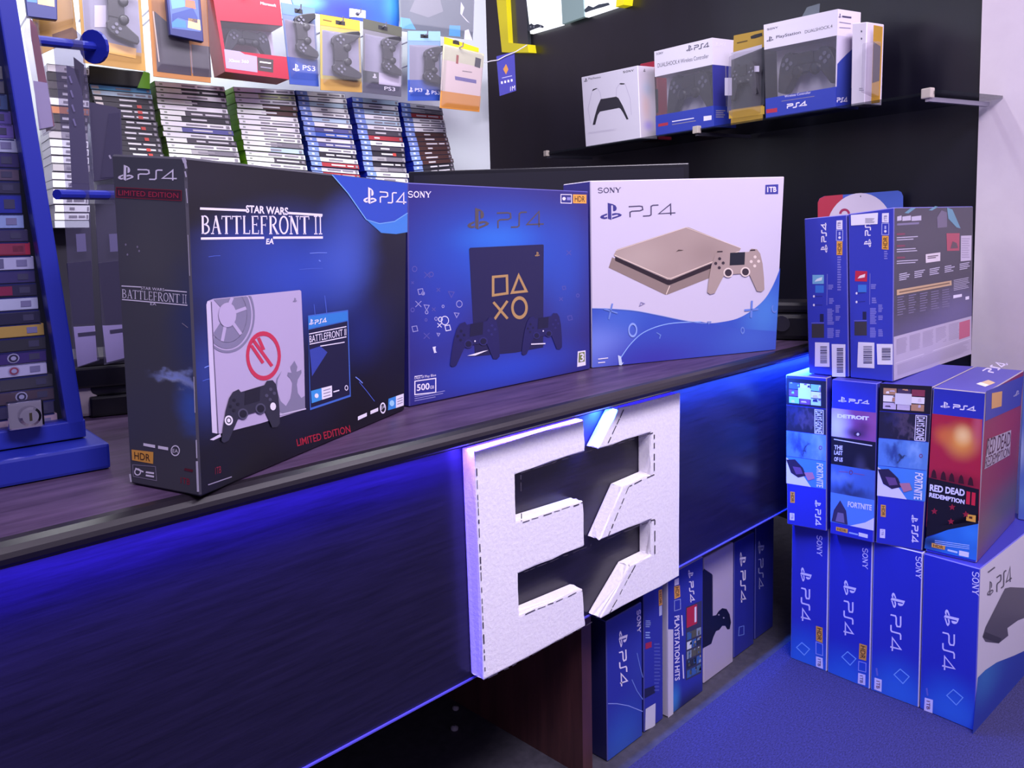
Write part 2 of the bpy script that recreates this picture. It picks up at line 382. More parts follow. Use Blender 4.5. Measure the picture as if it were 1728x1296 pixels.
# ------------------------------------------------------------------ foam letters on the panel
foam = grain('painted_polystyrene', '#e9e3ee', '#f6f2f8', 160, .8, (1, 1, 1), .5); crack = M('#3a3444', .9)
NP = V((0, -1, 0)); PF = V((0, -.03, 0))


def letter(pts, label, marks):
    P = [onp(*p, PF, NP) for p in pts]; c = sum(P, V()) / len(P)
    root = thing('foam_letter', label, 'sign letter', (c.x, 0, min(p.z for p in P)), 'foam letters on the counter front')
    o = MB().prism(P, (0, .0295, 0), foam).build('letter_body', root, bevel=.0022, segs=2)
    bm = bmesh.new(); bm.from_mesh(o.data); bmesh.ops.triangulate(bm, faces=[f for f in bm.faces if len(f.verts) > 4]); bmesh.ops.subdivide_edges(bm, edges=[e for e in bm.edges if e.calc_length() > .02], cuts=3)
    for v in bm.verts:
        if v.co.y > -.005: continue
        v.co += V((random.uniform(-1, 1), 0, random.uniform(-1, 1))) * .0015
    bm.to_mesh(o.data); bm.free()
    a = Art(Face([onp(*q, PF, NP) for q in ((780, 1160), (1150, 1000), (1150, 650), (780, 750))]), 'cracked_paint', root, layer=3)
    for seg in marks:
        (x0, y0), (x1, y1) = seg; n = max(3, int(math.hypot(x1 - x0, y1 - y0) / 13)); t = 0
        while t < 1:
            e = min(1, t + random.uniform(.5, 1.3) / n); j = lambda: random.uniform(-.8, .8)
            a.line([(x0 + (x1 - x0) * t, y0 + (y1 - y0) * t + j()), (x0 + (x1 - x0) * e, y0 + (y1 - y0) * e + j())], random.uniform(.8, 1.9), crack); t = e + random.uniform(.1, .8) / n
    a.done()


letter([(801, 761), (985, 709), (987, 761), (869, 800), (870.5, 881), (984, 845), (986, 921), (874.6, 967), (875.5, 1039), (983, 993), (988, 1055), (816, 1148)],
       'white painted foam letter shaped like a block capital E, left of the two', [((801, 790), (814, 1140)), ((869, 800), (987, 761)), ((872, 882), (984, 846)), ((876, 1039), (983, 994)), ((869, 802), (870, 880)), ((874, 967), (985, 922)), ((818, 1147), (986, 1055))])
letter([(1045, 688), (1147.5, 663), (1145.5, 973), (1013, 1043), (1064, 954.5), (1099.5, 936.5), (1099.5, 875.5), (1012, 911), (1051.5, 821), (1098, 800.5), (1098, 729.5), (1010, 757)],
       'white painted foam letter with slanted points like a mirrored E, right of the two', [((1042, 694), (1012, 754)), ((1012, 756), (1098, 730)), ((1098, 733), (1098, 800)), ((1098, 801), (1052, 821)), ((1051, 823), (1014, 908)), ((1013, 911), (1099, 876)), ((1099, 878), (1099, 936)), ((1063, 956), (1016, 1040))])

# ------------------------------------------------------------------ three boxes on the counter
WH = M('#e6def0', .45); RED = M('#8e1830', .45); GRY = M('#8a8298', .5); YEL = M('#e0a030', .45)
edgew = M('#8d8799', .7)


def badge_hdr(a, bl, br, tr, tl, L=0, down=0):
    a.poly([bl, br, tr, tl], M('#e2a145', .45), L)
    A = lambda x, y: tuple((np.array(bl) * (1 - x) + np.array(br) * x) * (1 - y) + (np.array(tl) * (1 - x) + np.array(tr) * x) * y)
    d = M('#3a2210', .5)
    if down == 0: a.text('HDR', A(.13, .18), A(.87, .18), A(.13, .82), d, L + 1)
    elif down == 1: a.text('HDR', A(.2, .9), A(.2, .1), A(.82, .9), d, L + 1)
    else: a.text('HDR', A(.82, .1), A(.82, .9), A(.2, .1), d, L + 1)


def outline(a, pts, w, m, L=0): a.line(pts, w, m, L, closed=True)


# --- large dark box
bf = upright((338, 839), (683, 692), (312, 265), (687, 308), ZC + .001)
lb = onz(220, 816, ZC + .001); nl = vplane(lb, bf[0]); lt = onp(187, 260, bf[0], nl); dv = lb - bf[0]
back = [lb, bf[1] + dv, bf[2] + (lt - bf[3]), lt]
BFm = dict(all=M('#17151f', .4),
           front=lambda F: blob('dark_box_print', F, '#0a0912', [(500, 470, 165, 150, '#2b48b4', .85), (585, 440, 70, 120, '#4a66cf', .55), (600, 370, 60, 70, '#3c50b4', .5), (420, 420, 110, 60, '#2b3f9e', .35), (350, 640, 60, 130, '#2a3f92', .7), (620, 560, 60, 90, '#1a2a80', .6), (660, 540, 60, 200, '#15132a', .7), (520, 640, 90, 160, '#161a4c', .4), (330, 300, 140, 70, '#1a1828', .4)], .34, .05, (3, 10)),
           left=lambda F: blob('dark_spine_print', F, '#43434c', [(318, 645, 70, 16, '#b9c4ee', .9), (300, 640, 60, 9, '#8ea0e8', .8), (330, 560, 70, 170, '#26366e', .7), (325, 690, 40, 70, '#3c62c0', .75), (250, 420, 90, 160, '#505054', .6)], .36, .1, (4, 24)))
R1, F1 = carton('large black console box with a blue glowing front, leaning nearest the blue tower', 'box', bf, back, BFm, edge=M('#3c3946', .6), bevel=.0024)
f = F1['front']
a = Art(f, 'title_print', R1)
a.line([(337.5, 356), (417, 359)], 4, WH).line([(484, 363), (544.3, 366.5)], 4, WH).line([(339, 408.5), (446, 406.5)], 4, WH).line([(461, 406.3), (545, 405.5)], 4, WH)
a.text('STAR WARS', (415, 363), (486.5, 367), (415, 349.5), WH, 0, .03); a.serif('BATTLEFRONT II', (338.5, 400.5), (545, 400), (338, 368.5), WH, 0)
a.text('EA', (449, 418), (462, 417.5), (450, 408), WH, 0, .03); a.done()
a = Art(f, 'light_streaks', R1); st = M('#6f86dc', .4); st2 = M('#4a62c4', .4)
for (x0, y0, x1, y1, ww, m) in ((523, 433, 552, 432, 1.2, st), (505, 461, 545, 459, 1, st2), (538, 445, 541, 447, 2, st), (548, 505, 552, 540, 1.2, st2), (530, 520, 534, 560, 1, st2), (560, 600, 590, 622, 1.4, st), (606, 648, 632, 679, 1, st2), (345, 628, 356, 624, 1.6, st), (342, 650, 356, 646, 1.2, st2), (352, 440, 372, 438, 1, st2), (600, 640, 612, 650, 1.6, st)): a.line([(x0, y0), ((x0 + x1) / 2, (y0 + y1) / 2 - .6), (x1, y1)], ww, m)
a.done()
a = Art(f, 'corner_logo_print', R1)
a.poly([(560, 294.5), (687.5, 309.5), (687, 395.5), (668, 399), (643, 397), (617.5, 374), (587, 328)], M('#2b4ab4', .38))
a.poly([(643, 397), (617.5, 374), (640, 381), (665, 377), (687, 362), (687, 395.5), (668, 399)], M('#3f7fd0', .38), 1)
a.line([(560, 295), (587, 328), (617.5, 374), (640, 381), (665, 377), (687, 362)], 1.5, M('#79aee8', .4), 2)
a.logo((612.5, 346), (635, 347.5), (612.5, 316), WH, 2).ps4((640, 344), (685, 346.5), (640, 324), WH, 2.2, 2); a.done()
a = Art(f, 'console_picture', R1); g1 = M('#b2a3c4', .45); g2 = M('#7d7792', .45); g3 = M('#c8bcd6', .45); rd = M('#c0304e', .45)
a.poly([(357.8, 734.6), (371.7, 736), (440, 718), (515, 694), (513, 600), (508.5, 498), (506, 496), (360, 512), (350, 516), (348, 522)], g1)
a.poly([(357.8, 734.6), (366, 736), (356.5, 517), (350, 516), (348, 522)], g3, 1); a.line([(356, 517), (361, 620), (367.5, 735)], 1.6, M('#5d5470', .5), 2)
cl = lambda x, y: (max(360.5, x), max(y, 513.2 - (max(360.5, x) - 360) * .11))
a.ring(383, 539, 47, 64, 3.2, g2, 1, 40, -120, 120, cl); a.ring(383, 539, 41, 57, 8, g2, 1, 40, -130, 130, cl); a.ring(383, 539, 34, 47, 19, g2, 1, 40, -140, 140, cl)
for k in range(6):
    t = math.radians(15 + 60 * k); p0 = (383 + 12 * math.cos(t), 539 - 17 * math.sin(t)); p1 = (383 + 33 * math.cos(t), 539 - 46 * math.sin(t)); p0 = cl(*p0); p1 = cl(*p1)
    if p1[0] > 362: a.line([p0, p1], 5.5, g1, 2)
a.disc(383, 539, 15, 21, g1, 3, 16, cl)
a.ring(444.5, 607, 29.5, 41, 5.5, rd, 1, 32)
for p in (((424, 590), (444, 619)), ((428, 582), (459, 624)), ((436, 577), (445, 597))): a.line([p[0], p[1]], 5.5, rd, 1)
cr = lambda L: [(330 + x * .2315, 480 + y * .2315) for x, y in L]
a.poly(cr([(720, 582), (742, 625), (735, 660), (750, 655), (770, 645), (772, 668), (745, 715), (738, 750), (745, 810), (770, 845), (795, 830), (797, 920), (640, 960), (660, 900), (690, 850), (700, 800), (705, 740), (690, 710), (668, 690), (672, 665), (700, 668), (690, 625)]), g2, 1)
a.poly(cr([(628, 655), (598, 720), (592, 800), (620, 870), (660, 905), (640, 960), (600, 940), (575, 860), (575, 780), (590, 710)]), g2, 1)
a.logo((494, 517), (501, 516.3), (494, 509.5), g2, 1); a.poly([(354, 746), (372, 736), (373, 741), (360, 747)], g3); a.line([(470, 704), (516, 693)], 2, g3, 2); a.done()
a = Art(f, 'controller_picture', R1, layer=5); a.pad((372, 752), (471, 722), (376, 668), M('#2b2a38', .4), M('#1a1924', .4), M('#4a485c', .4)); a.ring(384, 714, 7, 8, 2.5, WH, 2); a.disc(384, 714, 3, 3.5, WH, 2, 8); a.disc(459, 690, 5, 6.5, WH, 2, 10); a.done()
a = Art(f, 'game_case_picture', R1)
a.poly([(523.3, 695.3), (592, 672), (587.4, 529), (519.8, 539)], M('#3f66c0', .4)); a.poly([(524.5, 691), (590, 669), (586, 548), (520.5, 563)], M('#141334', .4), 1); a.poly([(520.5, 561.5), (586.5, 546.5), (586.2, 531.5), (520.2, 541)], M('#2f7ac8', .4), 1)
a.poly([(526, 640), (552, 600), (540, 590), (522, 596)], M('#33429c', .4), 2); a.logo((521, 555.5), (529, 554), (521, 545.5), WH, 2).ps4((531, 554), (551, 549.5), (530.5, 547), WH, 1.4, 2)
a.line([(521, 570), (584, 557)], 1.6, WH, 2).line([(522, 587), (584, 574)], 1.6, WH, 2).text('BATTLEFRONT II', (522, 584.5), (584, 571.5), (521.5, 573), WH, 2).line([(540, 590), (581, 583)], 1.6, WH, 2)
a.poly([(525.5, 684), (543, 678), (542, 659), (524.3, 664)], M('#3a8fd6', .4), 2); a.poly([(543, 678), (560, 672.5), (559.5, 654.5), (542, 659)], WH, 2); a.disc(533.5, 671.5, 3.5, 4, WH, 3, 8)
for k in range(3): a.line([(545, 663 + k * 5), (557, 659.5 + k * 5)], 1.2, GRY, 3)
a.line([(562, 665), (572, 662)], 2, WH, 2).ring(584, 658, 3, 4.5, 1, WH, 2, 12); a.done()
a = Art(f, 'edition_print', R1); a.text('LIMITED EDITION', (502, 754), (592, 729.5), (500, 742.5), M('#a01c34', .45), 0, .01)
a.text('1TB', (363, 802), (373, 799), (363, 791), M('#7c1c34', .45)); a.line([(351, 819), (391, 805)], 1.6, GRY); a.done()
a = Art(f, 'rating_badge', R1); a.poly([(654.6, 693), (668, 689), (668, 670), (655.4, 674.5)], M('#3b86d2', .4)); a.poly([(668, 689), (681, 684.5), (681, 665.5), (668, 670)], WH); a.disc(661, 681.5, 4, 5, M('#9fd0f6', .4), 1, 10)
for k in range(3): a.line([(670, 675 + k * 4), (679, 671.5 + k * 4)], 1.1, GRY, 1)
a.ring(646, 689.5, 5, 9, 1.4, WH).text('EA', (642.5, 692.5), (649.5, 689), (643, 687), WH); a.poly([(604, 710), (619, 703), (619, 697.5), (604, 704)], WH); a.poly([(625, 700), (638, 694.5), (638, 689), (625, 694.5)], WH); a.done()
# spine
f = F1['left']
a = Art(f, 'spine_print', R1)
a.logo((199.5, 306.3), (226.5, 306.6), (200, 278.5), WH).ps4((233, 304), (299, 305.7), (233, 286), WH, 2.4)
a.done(); a = Art(f, 'edition_print', R1); a.poly([(197, 334.5), (307, 341), (307, 323.5), (197, 317.5)], M('#3c1a2c', .45)); a.line([(197, 334.5), (307, 341), (307, 323.5), (197, 317.5)], .9, RED, 1, True); a.text('LIMITED EDITION', (201, 331.3), (302, 336.7), (201, 322.3), M('#b02a48', .45), 1)
a.done(); a = Art(f, 'title_print', R1); a.line([(205.7, 486.3), (239, 488.5)], 1.8, WH).line([(279, 494), (316, 497.5)], 1.8, WH).line([(206.6, 509.2), (317, 520)], 1.8, WH).text('STAR WARS', (239, 492.5), (278.5, 496), (239, 487.5), WH).serif('BATTLEFRONT II', (206, 506.3), (316.5, 517), (205.8, 491.5), WH, wk=.9).text('EA', (255, 519), (265, 520), (255, 514.5), WH)
a.done(); a = Art(f, 'maker_marks', R1); a.poly([(243, 754), (263, 758), (263, 753), (243, 749.5)], WH); a.poly([(268, 759), (285, 762), (285, 757), (268, 754)], WH); a.ring(297, 762.5, 7.6, 9, 1.6, WH).text('EA', (292.5, 765.5), (301.5, 766.5), (292.5, 759.5), WH)
a.done(); a = Art(f, 'headset_badge', R1); outline(a, [(225.5, 804), (265.5, 811.5), (263.5, 788.5), (224.5, 785)], 1.1, GRY); a.ring(233, 797, 6, 6, 2, WH).line([(229, 791), (243, 797)], 2.5, WH).line([(247, 797.5), (261, 799.5)], 3, WH).line([(247, 802.5), (261, 805)], 3, WH)
a.done(); a = Art(f, 'capacity_print', R1); a.text('1TB', (306, 816), (321, 819), (306, 806), RED).line([(312, 793), (326, 796)], 4, M('#5a1426', .5))
a.done(); a = Art(f, 'scuff_marks', R1, 'pale scuffs')
for p in ((213, 416), (216, 433), (233, 420), (236, 427)): a.disc(*p, 1.6, 2.2, GRY, 0, 6)
a.line([(308, 550), (318, 558)], 1.2, GRY); a.done()
a = Art(f, 'hdr_badge', R1, 'orange HDR badge'); badge_hdr(a, (223.5, 777.5), (259.5, 784), (260, 764.5), (222.5, 760)); a.done()
a = Art(f, 'worn_edge', R1, 'scuffed whitened edge', 2)
for (x0, y0, x1, y1, ww) in ((311, 266, 314, 275, 6), (314, 275, 316, 285, 4), (314, 290, 316, 300, 2.5), (316, 320, 318, 345, 1.5), (319, 400, 322, 470, 1), (329, 640, 331, 700, 1.2), (333, 745, 334, 775, 2), (334, 780, 336, 830, 3.5), (221, 800, 223, 813, 3), (186, 262, 189, 268, 3)): a.line([(x0 - 1, y0), (x1 - 1, y1)], ww, M('#c8c2d4', .8))
a.done()

# --- dark blue box
dfr = upright((691, 687), (996, 623), (688, 308), (993, 323), ZC + .001)
n2 = vplane(dfr[0], dfr[1])
R2, F2 = carton('deep blue console box with gold shapes, middle of the three on the counter', 'box', dfr, -n2 * .115 if n2.y < 0 else n2 * .115,
                dict(all=M('#27227a', .4), front=lambda F: blob('blue_box_print', F, '#2d2772', [(850, 420, 190, 130, '#2556c4', .95), (745, 520, 90, 140, '#2a40b0', .6), (955, 470, 60, 150, '#2b50bb', .6), (860, 620, 170, 60, '#2a46bd', .9), (840, 400, 90, 40, '#2f7ddc', .5)], .36)), edge=M('#4b4690', .6))
f = F2['front']; gold = M('#b08a58', .35); dgold = M('#544a4c', .38)
a = Art(f, 'maker_print', R2); a.serif('SONY', (687.5, 332.5), (728, 333), (687.5, 322.5), WH); a.done(); a = Art(f, 'logo_print', R2); a.logo((789, 387), (826, 385.5), (789, 350.5), dgold).ps4((839, 384), (918, 381.5), (839, 357.5), dgold, 2.4); a.done()
a = Art(f, 'console_picture', R2); a.poly([(802, 600), (870, 594), (917, 585), (918, 412), (916, 411), (794, 416.5), (792, 419)], M('#1d1a48', .36))
g = 4.2
outline(a, [(832.5, 496.5), (856.5, 493), (855.8, 463.5), (832.5, 465.5)], g, gold, 1); outline(a, [(864.5, 492), (888.5, 489.5), (875.7, 463)], g, gold, 1)
a.line([(833, 508), (857, 536)], g, gold, 1).line([(856.5, 506), (834, 538)], g, gold, 2).ring(877, 517.5, 14, 19.5, 4.2, gold, 1, 32); a.logo((903, 431.5), (911, 431), (903, 423.5), gold, 1); a.done()
a = Art(f, 'controller_picture', R2, layer=4); nb = M('#1f1c55', .38); nd = M('#161438', .38); nl_ = M('#2c2968', .38)
a.pad((759, 619), (843, 604), (763, 543), nb, nd, nl_).disc(801, 574, 1.3, 1.6, WH, 3, 8); a.poly([(788, 599), (802, 598.5), (824, 589.5), (815, 591)], WH, 1); a.done()
a = Art(f, 'controller_picture', R2, layer=4); a.pad((880, 599), (948, 588), (883, 533), nb, nd, nl_).disc(916, 557, 1.2, 1.5, WH, 3, 8); a.line([(896, 579.5), (920, 578.5)], 2, WH, 1); a.done()
a = Art(f, 'symbol_print', R2); sy = M('#8f8cc4', .4); sd = M('#5653a4', .4); sw = M('#d8d4ea', .4)
for (t, x, y, r, m) in (('o', 699.5, 452, 4.5, sd), ('x', 721, 462, 5, sd), ('o', 728, 461, 4, sd), ('q', 710, 490, 5, sy), ('o', 714, 493, 3, sy), ('x', 706, 511, 5, sy), ('t', 720, 517, 4.5, sy), ('o', 720, 525, 3, sy), ('x', 732, 520, 3, sd), ('o', 696, 521, 3.5, sd), ('t', 762, 495, 5, sd), ('o', 775.5, 511, 5.5, sy), ('o', 748, 515, 2.5, sy), ('x', 740, 487, 3, sd), ('t', 771, 530, 4, sy), ('o', 751, 539, 7, sw), ('o', 743.5, 537, 4, sw), ('o', 736, 536, 3, sy), ('x', 742, 547, 3.5, sw), ('q', 756, 551.5, 5, sw), ('o', 719, 538, 2.5, sd), ('q', 700, 553, 5, sy), ('x', 720, 565, 5, sd), ('t', 740, 563, 2.5, sy), ('x', 696, 475, 2, sd), ('x', 960, 425, 4, sd), ('q', 952, 484, 3, sd), ('o', 975, 497, 3, sd), ('x', 947, 503, 3, sd), ('q', 962, 535, 4, sd)):
    if t == 'o': a.ring(x, y, r, r * 1.15, 1.3, m, 0, 14)
    elif t == 'x': a.line([(x - r, y - r), (x + r, y + r)], 1.3, m).line([(x - r, y + r), (x + r, y - r)], 1.3, m)
    elif t == 'q': outline(a, [(x - r, y - r * .7), (x - r * .6, y + r), (x + r, y + r * .7), (x + r * .6, y - r)], 1.3, m)
    else: outline(a, [(x - r, y - r), (x + r, y - r * .8), (x, y + r)], 1.3, m)
a.poly([(730, 584), (736, 583), (735, 586), (736, 592), (738, 593), (733, 594.5)], sw); a.done()
a = Art(f, 'capacity_badge', R2); outline(a, [(700, 665.5), (735.5, 661.5), (735.5, 637.5), (700, 642.5)], 1.8, WH); a.text('500', (703.5, 659.5), (725, 656.5), (703.5, 648), WH, 0, .02).text('GB', (726, 656), (732.5, 655), (726, 650.5), WH)
a.text('Days of Play Blue', (699.5, 640.5), (736, 635), (699.5, 635), WH); a.line([(699.5, 634.5), (713, 632.5)], 1.3, WH)
for k, e in enumerate((751, 748, 735)): a.line([(699.5, 669 + k * 3.6), (e, 669 + k * 3.6 - (e - 699) * .19)], 1.2, sy)
a.done()
a = Art(f, 'rating_badge', R2); a.poly([(974, 619), (988.3, 616), (988, 590.5), (975, 592.3)], WH); a.poly([(976, 611.5), (986.5, 609.5), (986.3, 593), (976.8, 594.6)], M('#6f7a3c', .45), 1); a.text('3', (978.5, 610), (985, 608.8), (978.5, 596), WH, 2, .02); a.done()
a = Art(f, 'hdr_badge', R2, 'orange HDR badge'); badge_hdr(a, (967, 342.5), (989.5, 343), (989.5, 328.5), (967, 327.8)); outline(a, [(946.8, 342), (964.5, 342.6), (964.5, 328.3), (946.8, 328)], 1.2, WH); a.disc(952, 335, 3, 3, WH, 0, 8).line([(957, 335), (963, 335.2)], 5, sy); a.done()

# --- white and gold box
gfr = upright((999, 621), (1309, 590), (996, 305), (1324, 298), ZC + .001)
n3 = vplane(gfr[0], gfr[1]); n3 = n3 if n3.y > 0 else -n3
R3, F3 = carton('white console box with a gold console picture, rightmost of the three on the counter', 'box', gfr, n3 * .115, dict(all=M('#3b3596', .42), front=M('#cdc4d6', .4)), edge=M('#c4bccd', .6))
f = F3['front']
wave = [(999, 523), (1029, 524), (1067.5, 527), (1106, 534), (1145, 542), (1173.7, 546.6), (1193, 547.5), (1212, 546), (1241, 540), (1266, 527), (1289.5, 507), (1305, 482), (1316.3, 455)]; wave = smooth(wave)
a = Art(f, 'wave_print', R3)
a.poly([(999.2, 620.5), (1308.6, 589.6)] + wave[::-1], blob('blue_wave_print', f, '#3a55b8', [(1010, 590, 90, 70, '#7a8ee0', .9), (1100, 610, 160, 70, '#3d3aa8', .9), (1290, 530, 60, 80, '#4f86d0', .8), (1050, 535, 60, 40, '#4a6cc8', .6)], .4))
a.poly([(1040, 616.5), (1308.4, 589.7), (1310, 560), (1240, 556), (1180, 545)] + smooth([(1125.5, 548.5), (1087, 561), (1063.7, 580), (1046, 604)]), blob('deep_wave_print', f, '#3a4eb4', [(1100, 610, 120, 50, '#3c35a0', .9), (1270, 570, 90, 50, '#4668c4', .7)], .4), 1)
a.line(smooth([(1046, 604), (1063.7, 580), (1087, 561), (1125.5, 548.5), (1180, 545)]), 1.5, M('#8fb0ec', .4), 2); a.line(wave[:36], 1.2, M('#7d93d2', .4), 2)
m1 = M('#6b86d0', .4)
a.line([(1032, 515), (1026, 541)], 2.6, m1, 3).line([(1018, 524), (1040.5, 531)], 2.6, m1, 3).line([(1267, 510), (1265.5, 538)], 3.4, m1, 3).line([(1254, 526), (1278, 524)], 3.4, m1, 3)
a.ring(1065.5, 559, 7.5, 12, 2.2, M('#8ea6e6', .4), 3, 20); outline(a, [(1077, 519), (1079, 513), (1085, 515)], 1.3, M('#8f88b4', .4), 3); a.ring(1251, 559, 3.5, 6, 1.5, m1, 3, 14); a.ring(1306, 523, 5, 7, 1.5, m1, 3, 14, 120, 330); a.line([(1105, 563), (1112, 567), (1110, 573)], 1.6, m1, 3); outline(a, [(1191, 545), (1193, 549), (1197, 545)], 1.1, m1, 3)
a.poly([(1041, 600), (1046, 602), (1048, 613), (1051, 611), (1047, 616.5), (1043, 616)], M('#c6d2f4', .4), 3); a.line([(1008.5, 606.5), (1025, 604.5)], 1.6, WH, 3).line([(1008.5, 612.5), (1020, 611.3)], 1.6, WH, 3); a.done()
cz = lambda L: [(1000 + x * .193, 370 + y * .193) for x, y in L]
a = Art(f, 'console_picture', R3); gd = blob('gold_print', f, '#a9958c', [(1075, 440, 70, 50, '#b7a49a', .8), (1190, 430, 50, 40, '#98847c', .7)], .35); gl = M('#8f7c74', .35); gh = M('#e6d2c0', .35); dk = M('#2e2228', .4)
a.poly(cz([(165, 348), (640, 560), (1035, 420), (1035, 520), (640, 675), (622, 676), (135, 440)]), gl); a.poly(cz([(190, 345), (640, 548), (1040, 400), (1035, 440), (655, 592), (640, 590), (190, 378)]), dk, 1)
a.poly(cz([(180, 322), (205, 280), (800, 82), (825, 84), (1285, 270), (1268, 302), (670, 548), (640, 545), (182, 338)]), gd, 2); a.line(cz([(182, 330), (640, 532), (668, 534), (1268, 296)]), 1.3, gh, 3); a.line(cz([(660, 597), (628, 672)]), 1.4, gh, 2); a.line(cz([(195, 290), (800, 85), (1283, 268)]), .9, gh, 3)
a.poly(cz([(710, 302), (735, 282), (780, 286), (760, 292), (735, 294)]), M('#4a3a36', .4), 3); a.done()
a = Art(f, 'controller_picture', R3, layer=6); a.pad((1190, 500), (1288, 495), (1193, 424), gd, M('#3c3038', .4), M('#e2d0c4', .4), M('#20222c', .3)); a.line([(1207, 428), (1216, 427.5)], 2, dk, 1).line([(1263, 425.5), (1272, 425)], 2, dk, 1); a.done()
a = Art(f, 'logo_print', R3); pu = M('#3c3880', .45); dp = M('#4a4260', .45)
a.serif('SONY', (1007.5, 326.5), (1046.5, 325.5), (1007.5, 317.8), dp); a.n = 'maker_print'; a.done(); a = Art(f, 'logo_print', R3); a.logo((1012, 374.5), (1048, 372.5), (1011.5, 344.5), pu).ps4((1059.5, 369), (1137, 364.5), (1059, 349.5), dp, 2.1); a.done()
a = Art(f, 'capacity_badge', R3); a.poly([(1290, 329), (1312.5, 328.5), (1313, 311.5), (1290.5, 312.5)], M('#3a3a92', .42)).text('1TB', (1293.5, 325.5), (1309.5, 325), (1293.5, 316), WH, 1, .03); a.done()

# ------------------------------------------------------------------ the stack on the right
BLU = '#2c34ae'
def cornerlerp(p, q, n, ws): 
    c = [0]; [c.append(c[-1] + x) for x in ws]; return [(p[0] + (q[0] - p[0]) * t / c[-1], p[1] + (q[1] - p[1]) * t / c[-1]) for t in c]


XS1 = [(1333, 1110), (1395.5, 1134), (1468, 1164), (1551, 1195), (1646, 1235)]; XT1 = [(1330, 887), (1396, 897), (1475, 917), (1560, 931), (1662, 957)]
blue_spine = lambda lo: (lambda F: blob('blue_spine_print', F, BLU, [(lo[0], lo[1], 80, 60, '#2f66cc', .9), (lo[0], lo[1] + 25, 110, 45, '#3878d6', .7)], .36))
R1L = [('blue console box at the bottom left of the floor stack', (1360, 1100)), ('blue console box second from left in the bottom row of the stack', (1430, 1135)), ('blue console box third from left in the bottom row of the stack', (1515, 1150)), ('blue and white console box at the bottom right, its pictured side showing', (1605, 1180))]
S1 = []
def rown(a, b, z): n = vplane(onz(*a, z), onz(*b, z)); return n if n.x > 0 else -n
nr1 = rown(XS1[0], XS1[4], 0)
for k in range(4):
    bl = onz(*XS1[k], 0); br = onz(*XS1[k + 1], 0); ax = (br - bl).normalized(); bl = bl + ax * .0012; br = br - ax * .0012; n = nr1
    q = [bl, br, br + V((0, 0, .36)), bl + V((0, 0, .36))]
    tl = onp(*XT1[k], q[0], n); tr = onp(*XT1[k + 1], q[0], n)
    m = dict(all=M('#3a38a0', .42), front=blue_spine(R1L[k][1]), right=M('#d9d2dc', .42))
    S1.append(carton(R1L[k][0], 'box', q, n * .43, m, group='console boxes on the floor, bottom row', edge=M('#c9c4e2', .6) if k < 3 else M('#6a66c0', .6)))
DN = lambda x0, y0, x1, y1, k=.0: ((x0, y0), (x0, y1), (x1, y0 + (x1 - x0) * k))


def down(a, kind, x0, y0, x1, y1, mat, k=.3, w=2, t=None, L=0):
    """lettering turned a quarter clockwise, reading downwards between two heights"""
    A = ((x0, y0), (x0, y1), (x1, y0 + (x1 - x0) * k))
    if kind == 'logo': a.logo(*A, mat, L)
    elif kind == 'ps4': a.ps4(*A, mat, w, L)
    elif kind == 'serif': a.serif(t, *A, mat, L)
    else: a.text(t, *A, mat, L, .01)


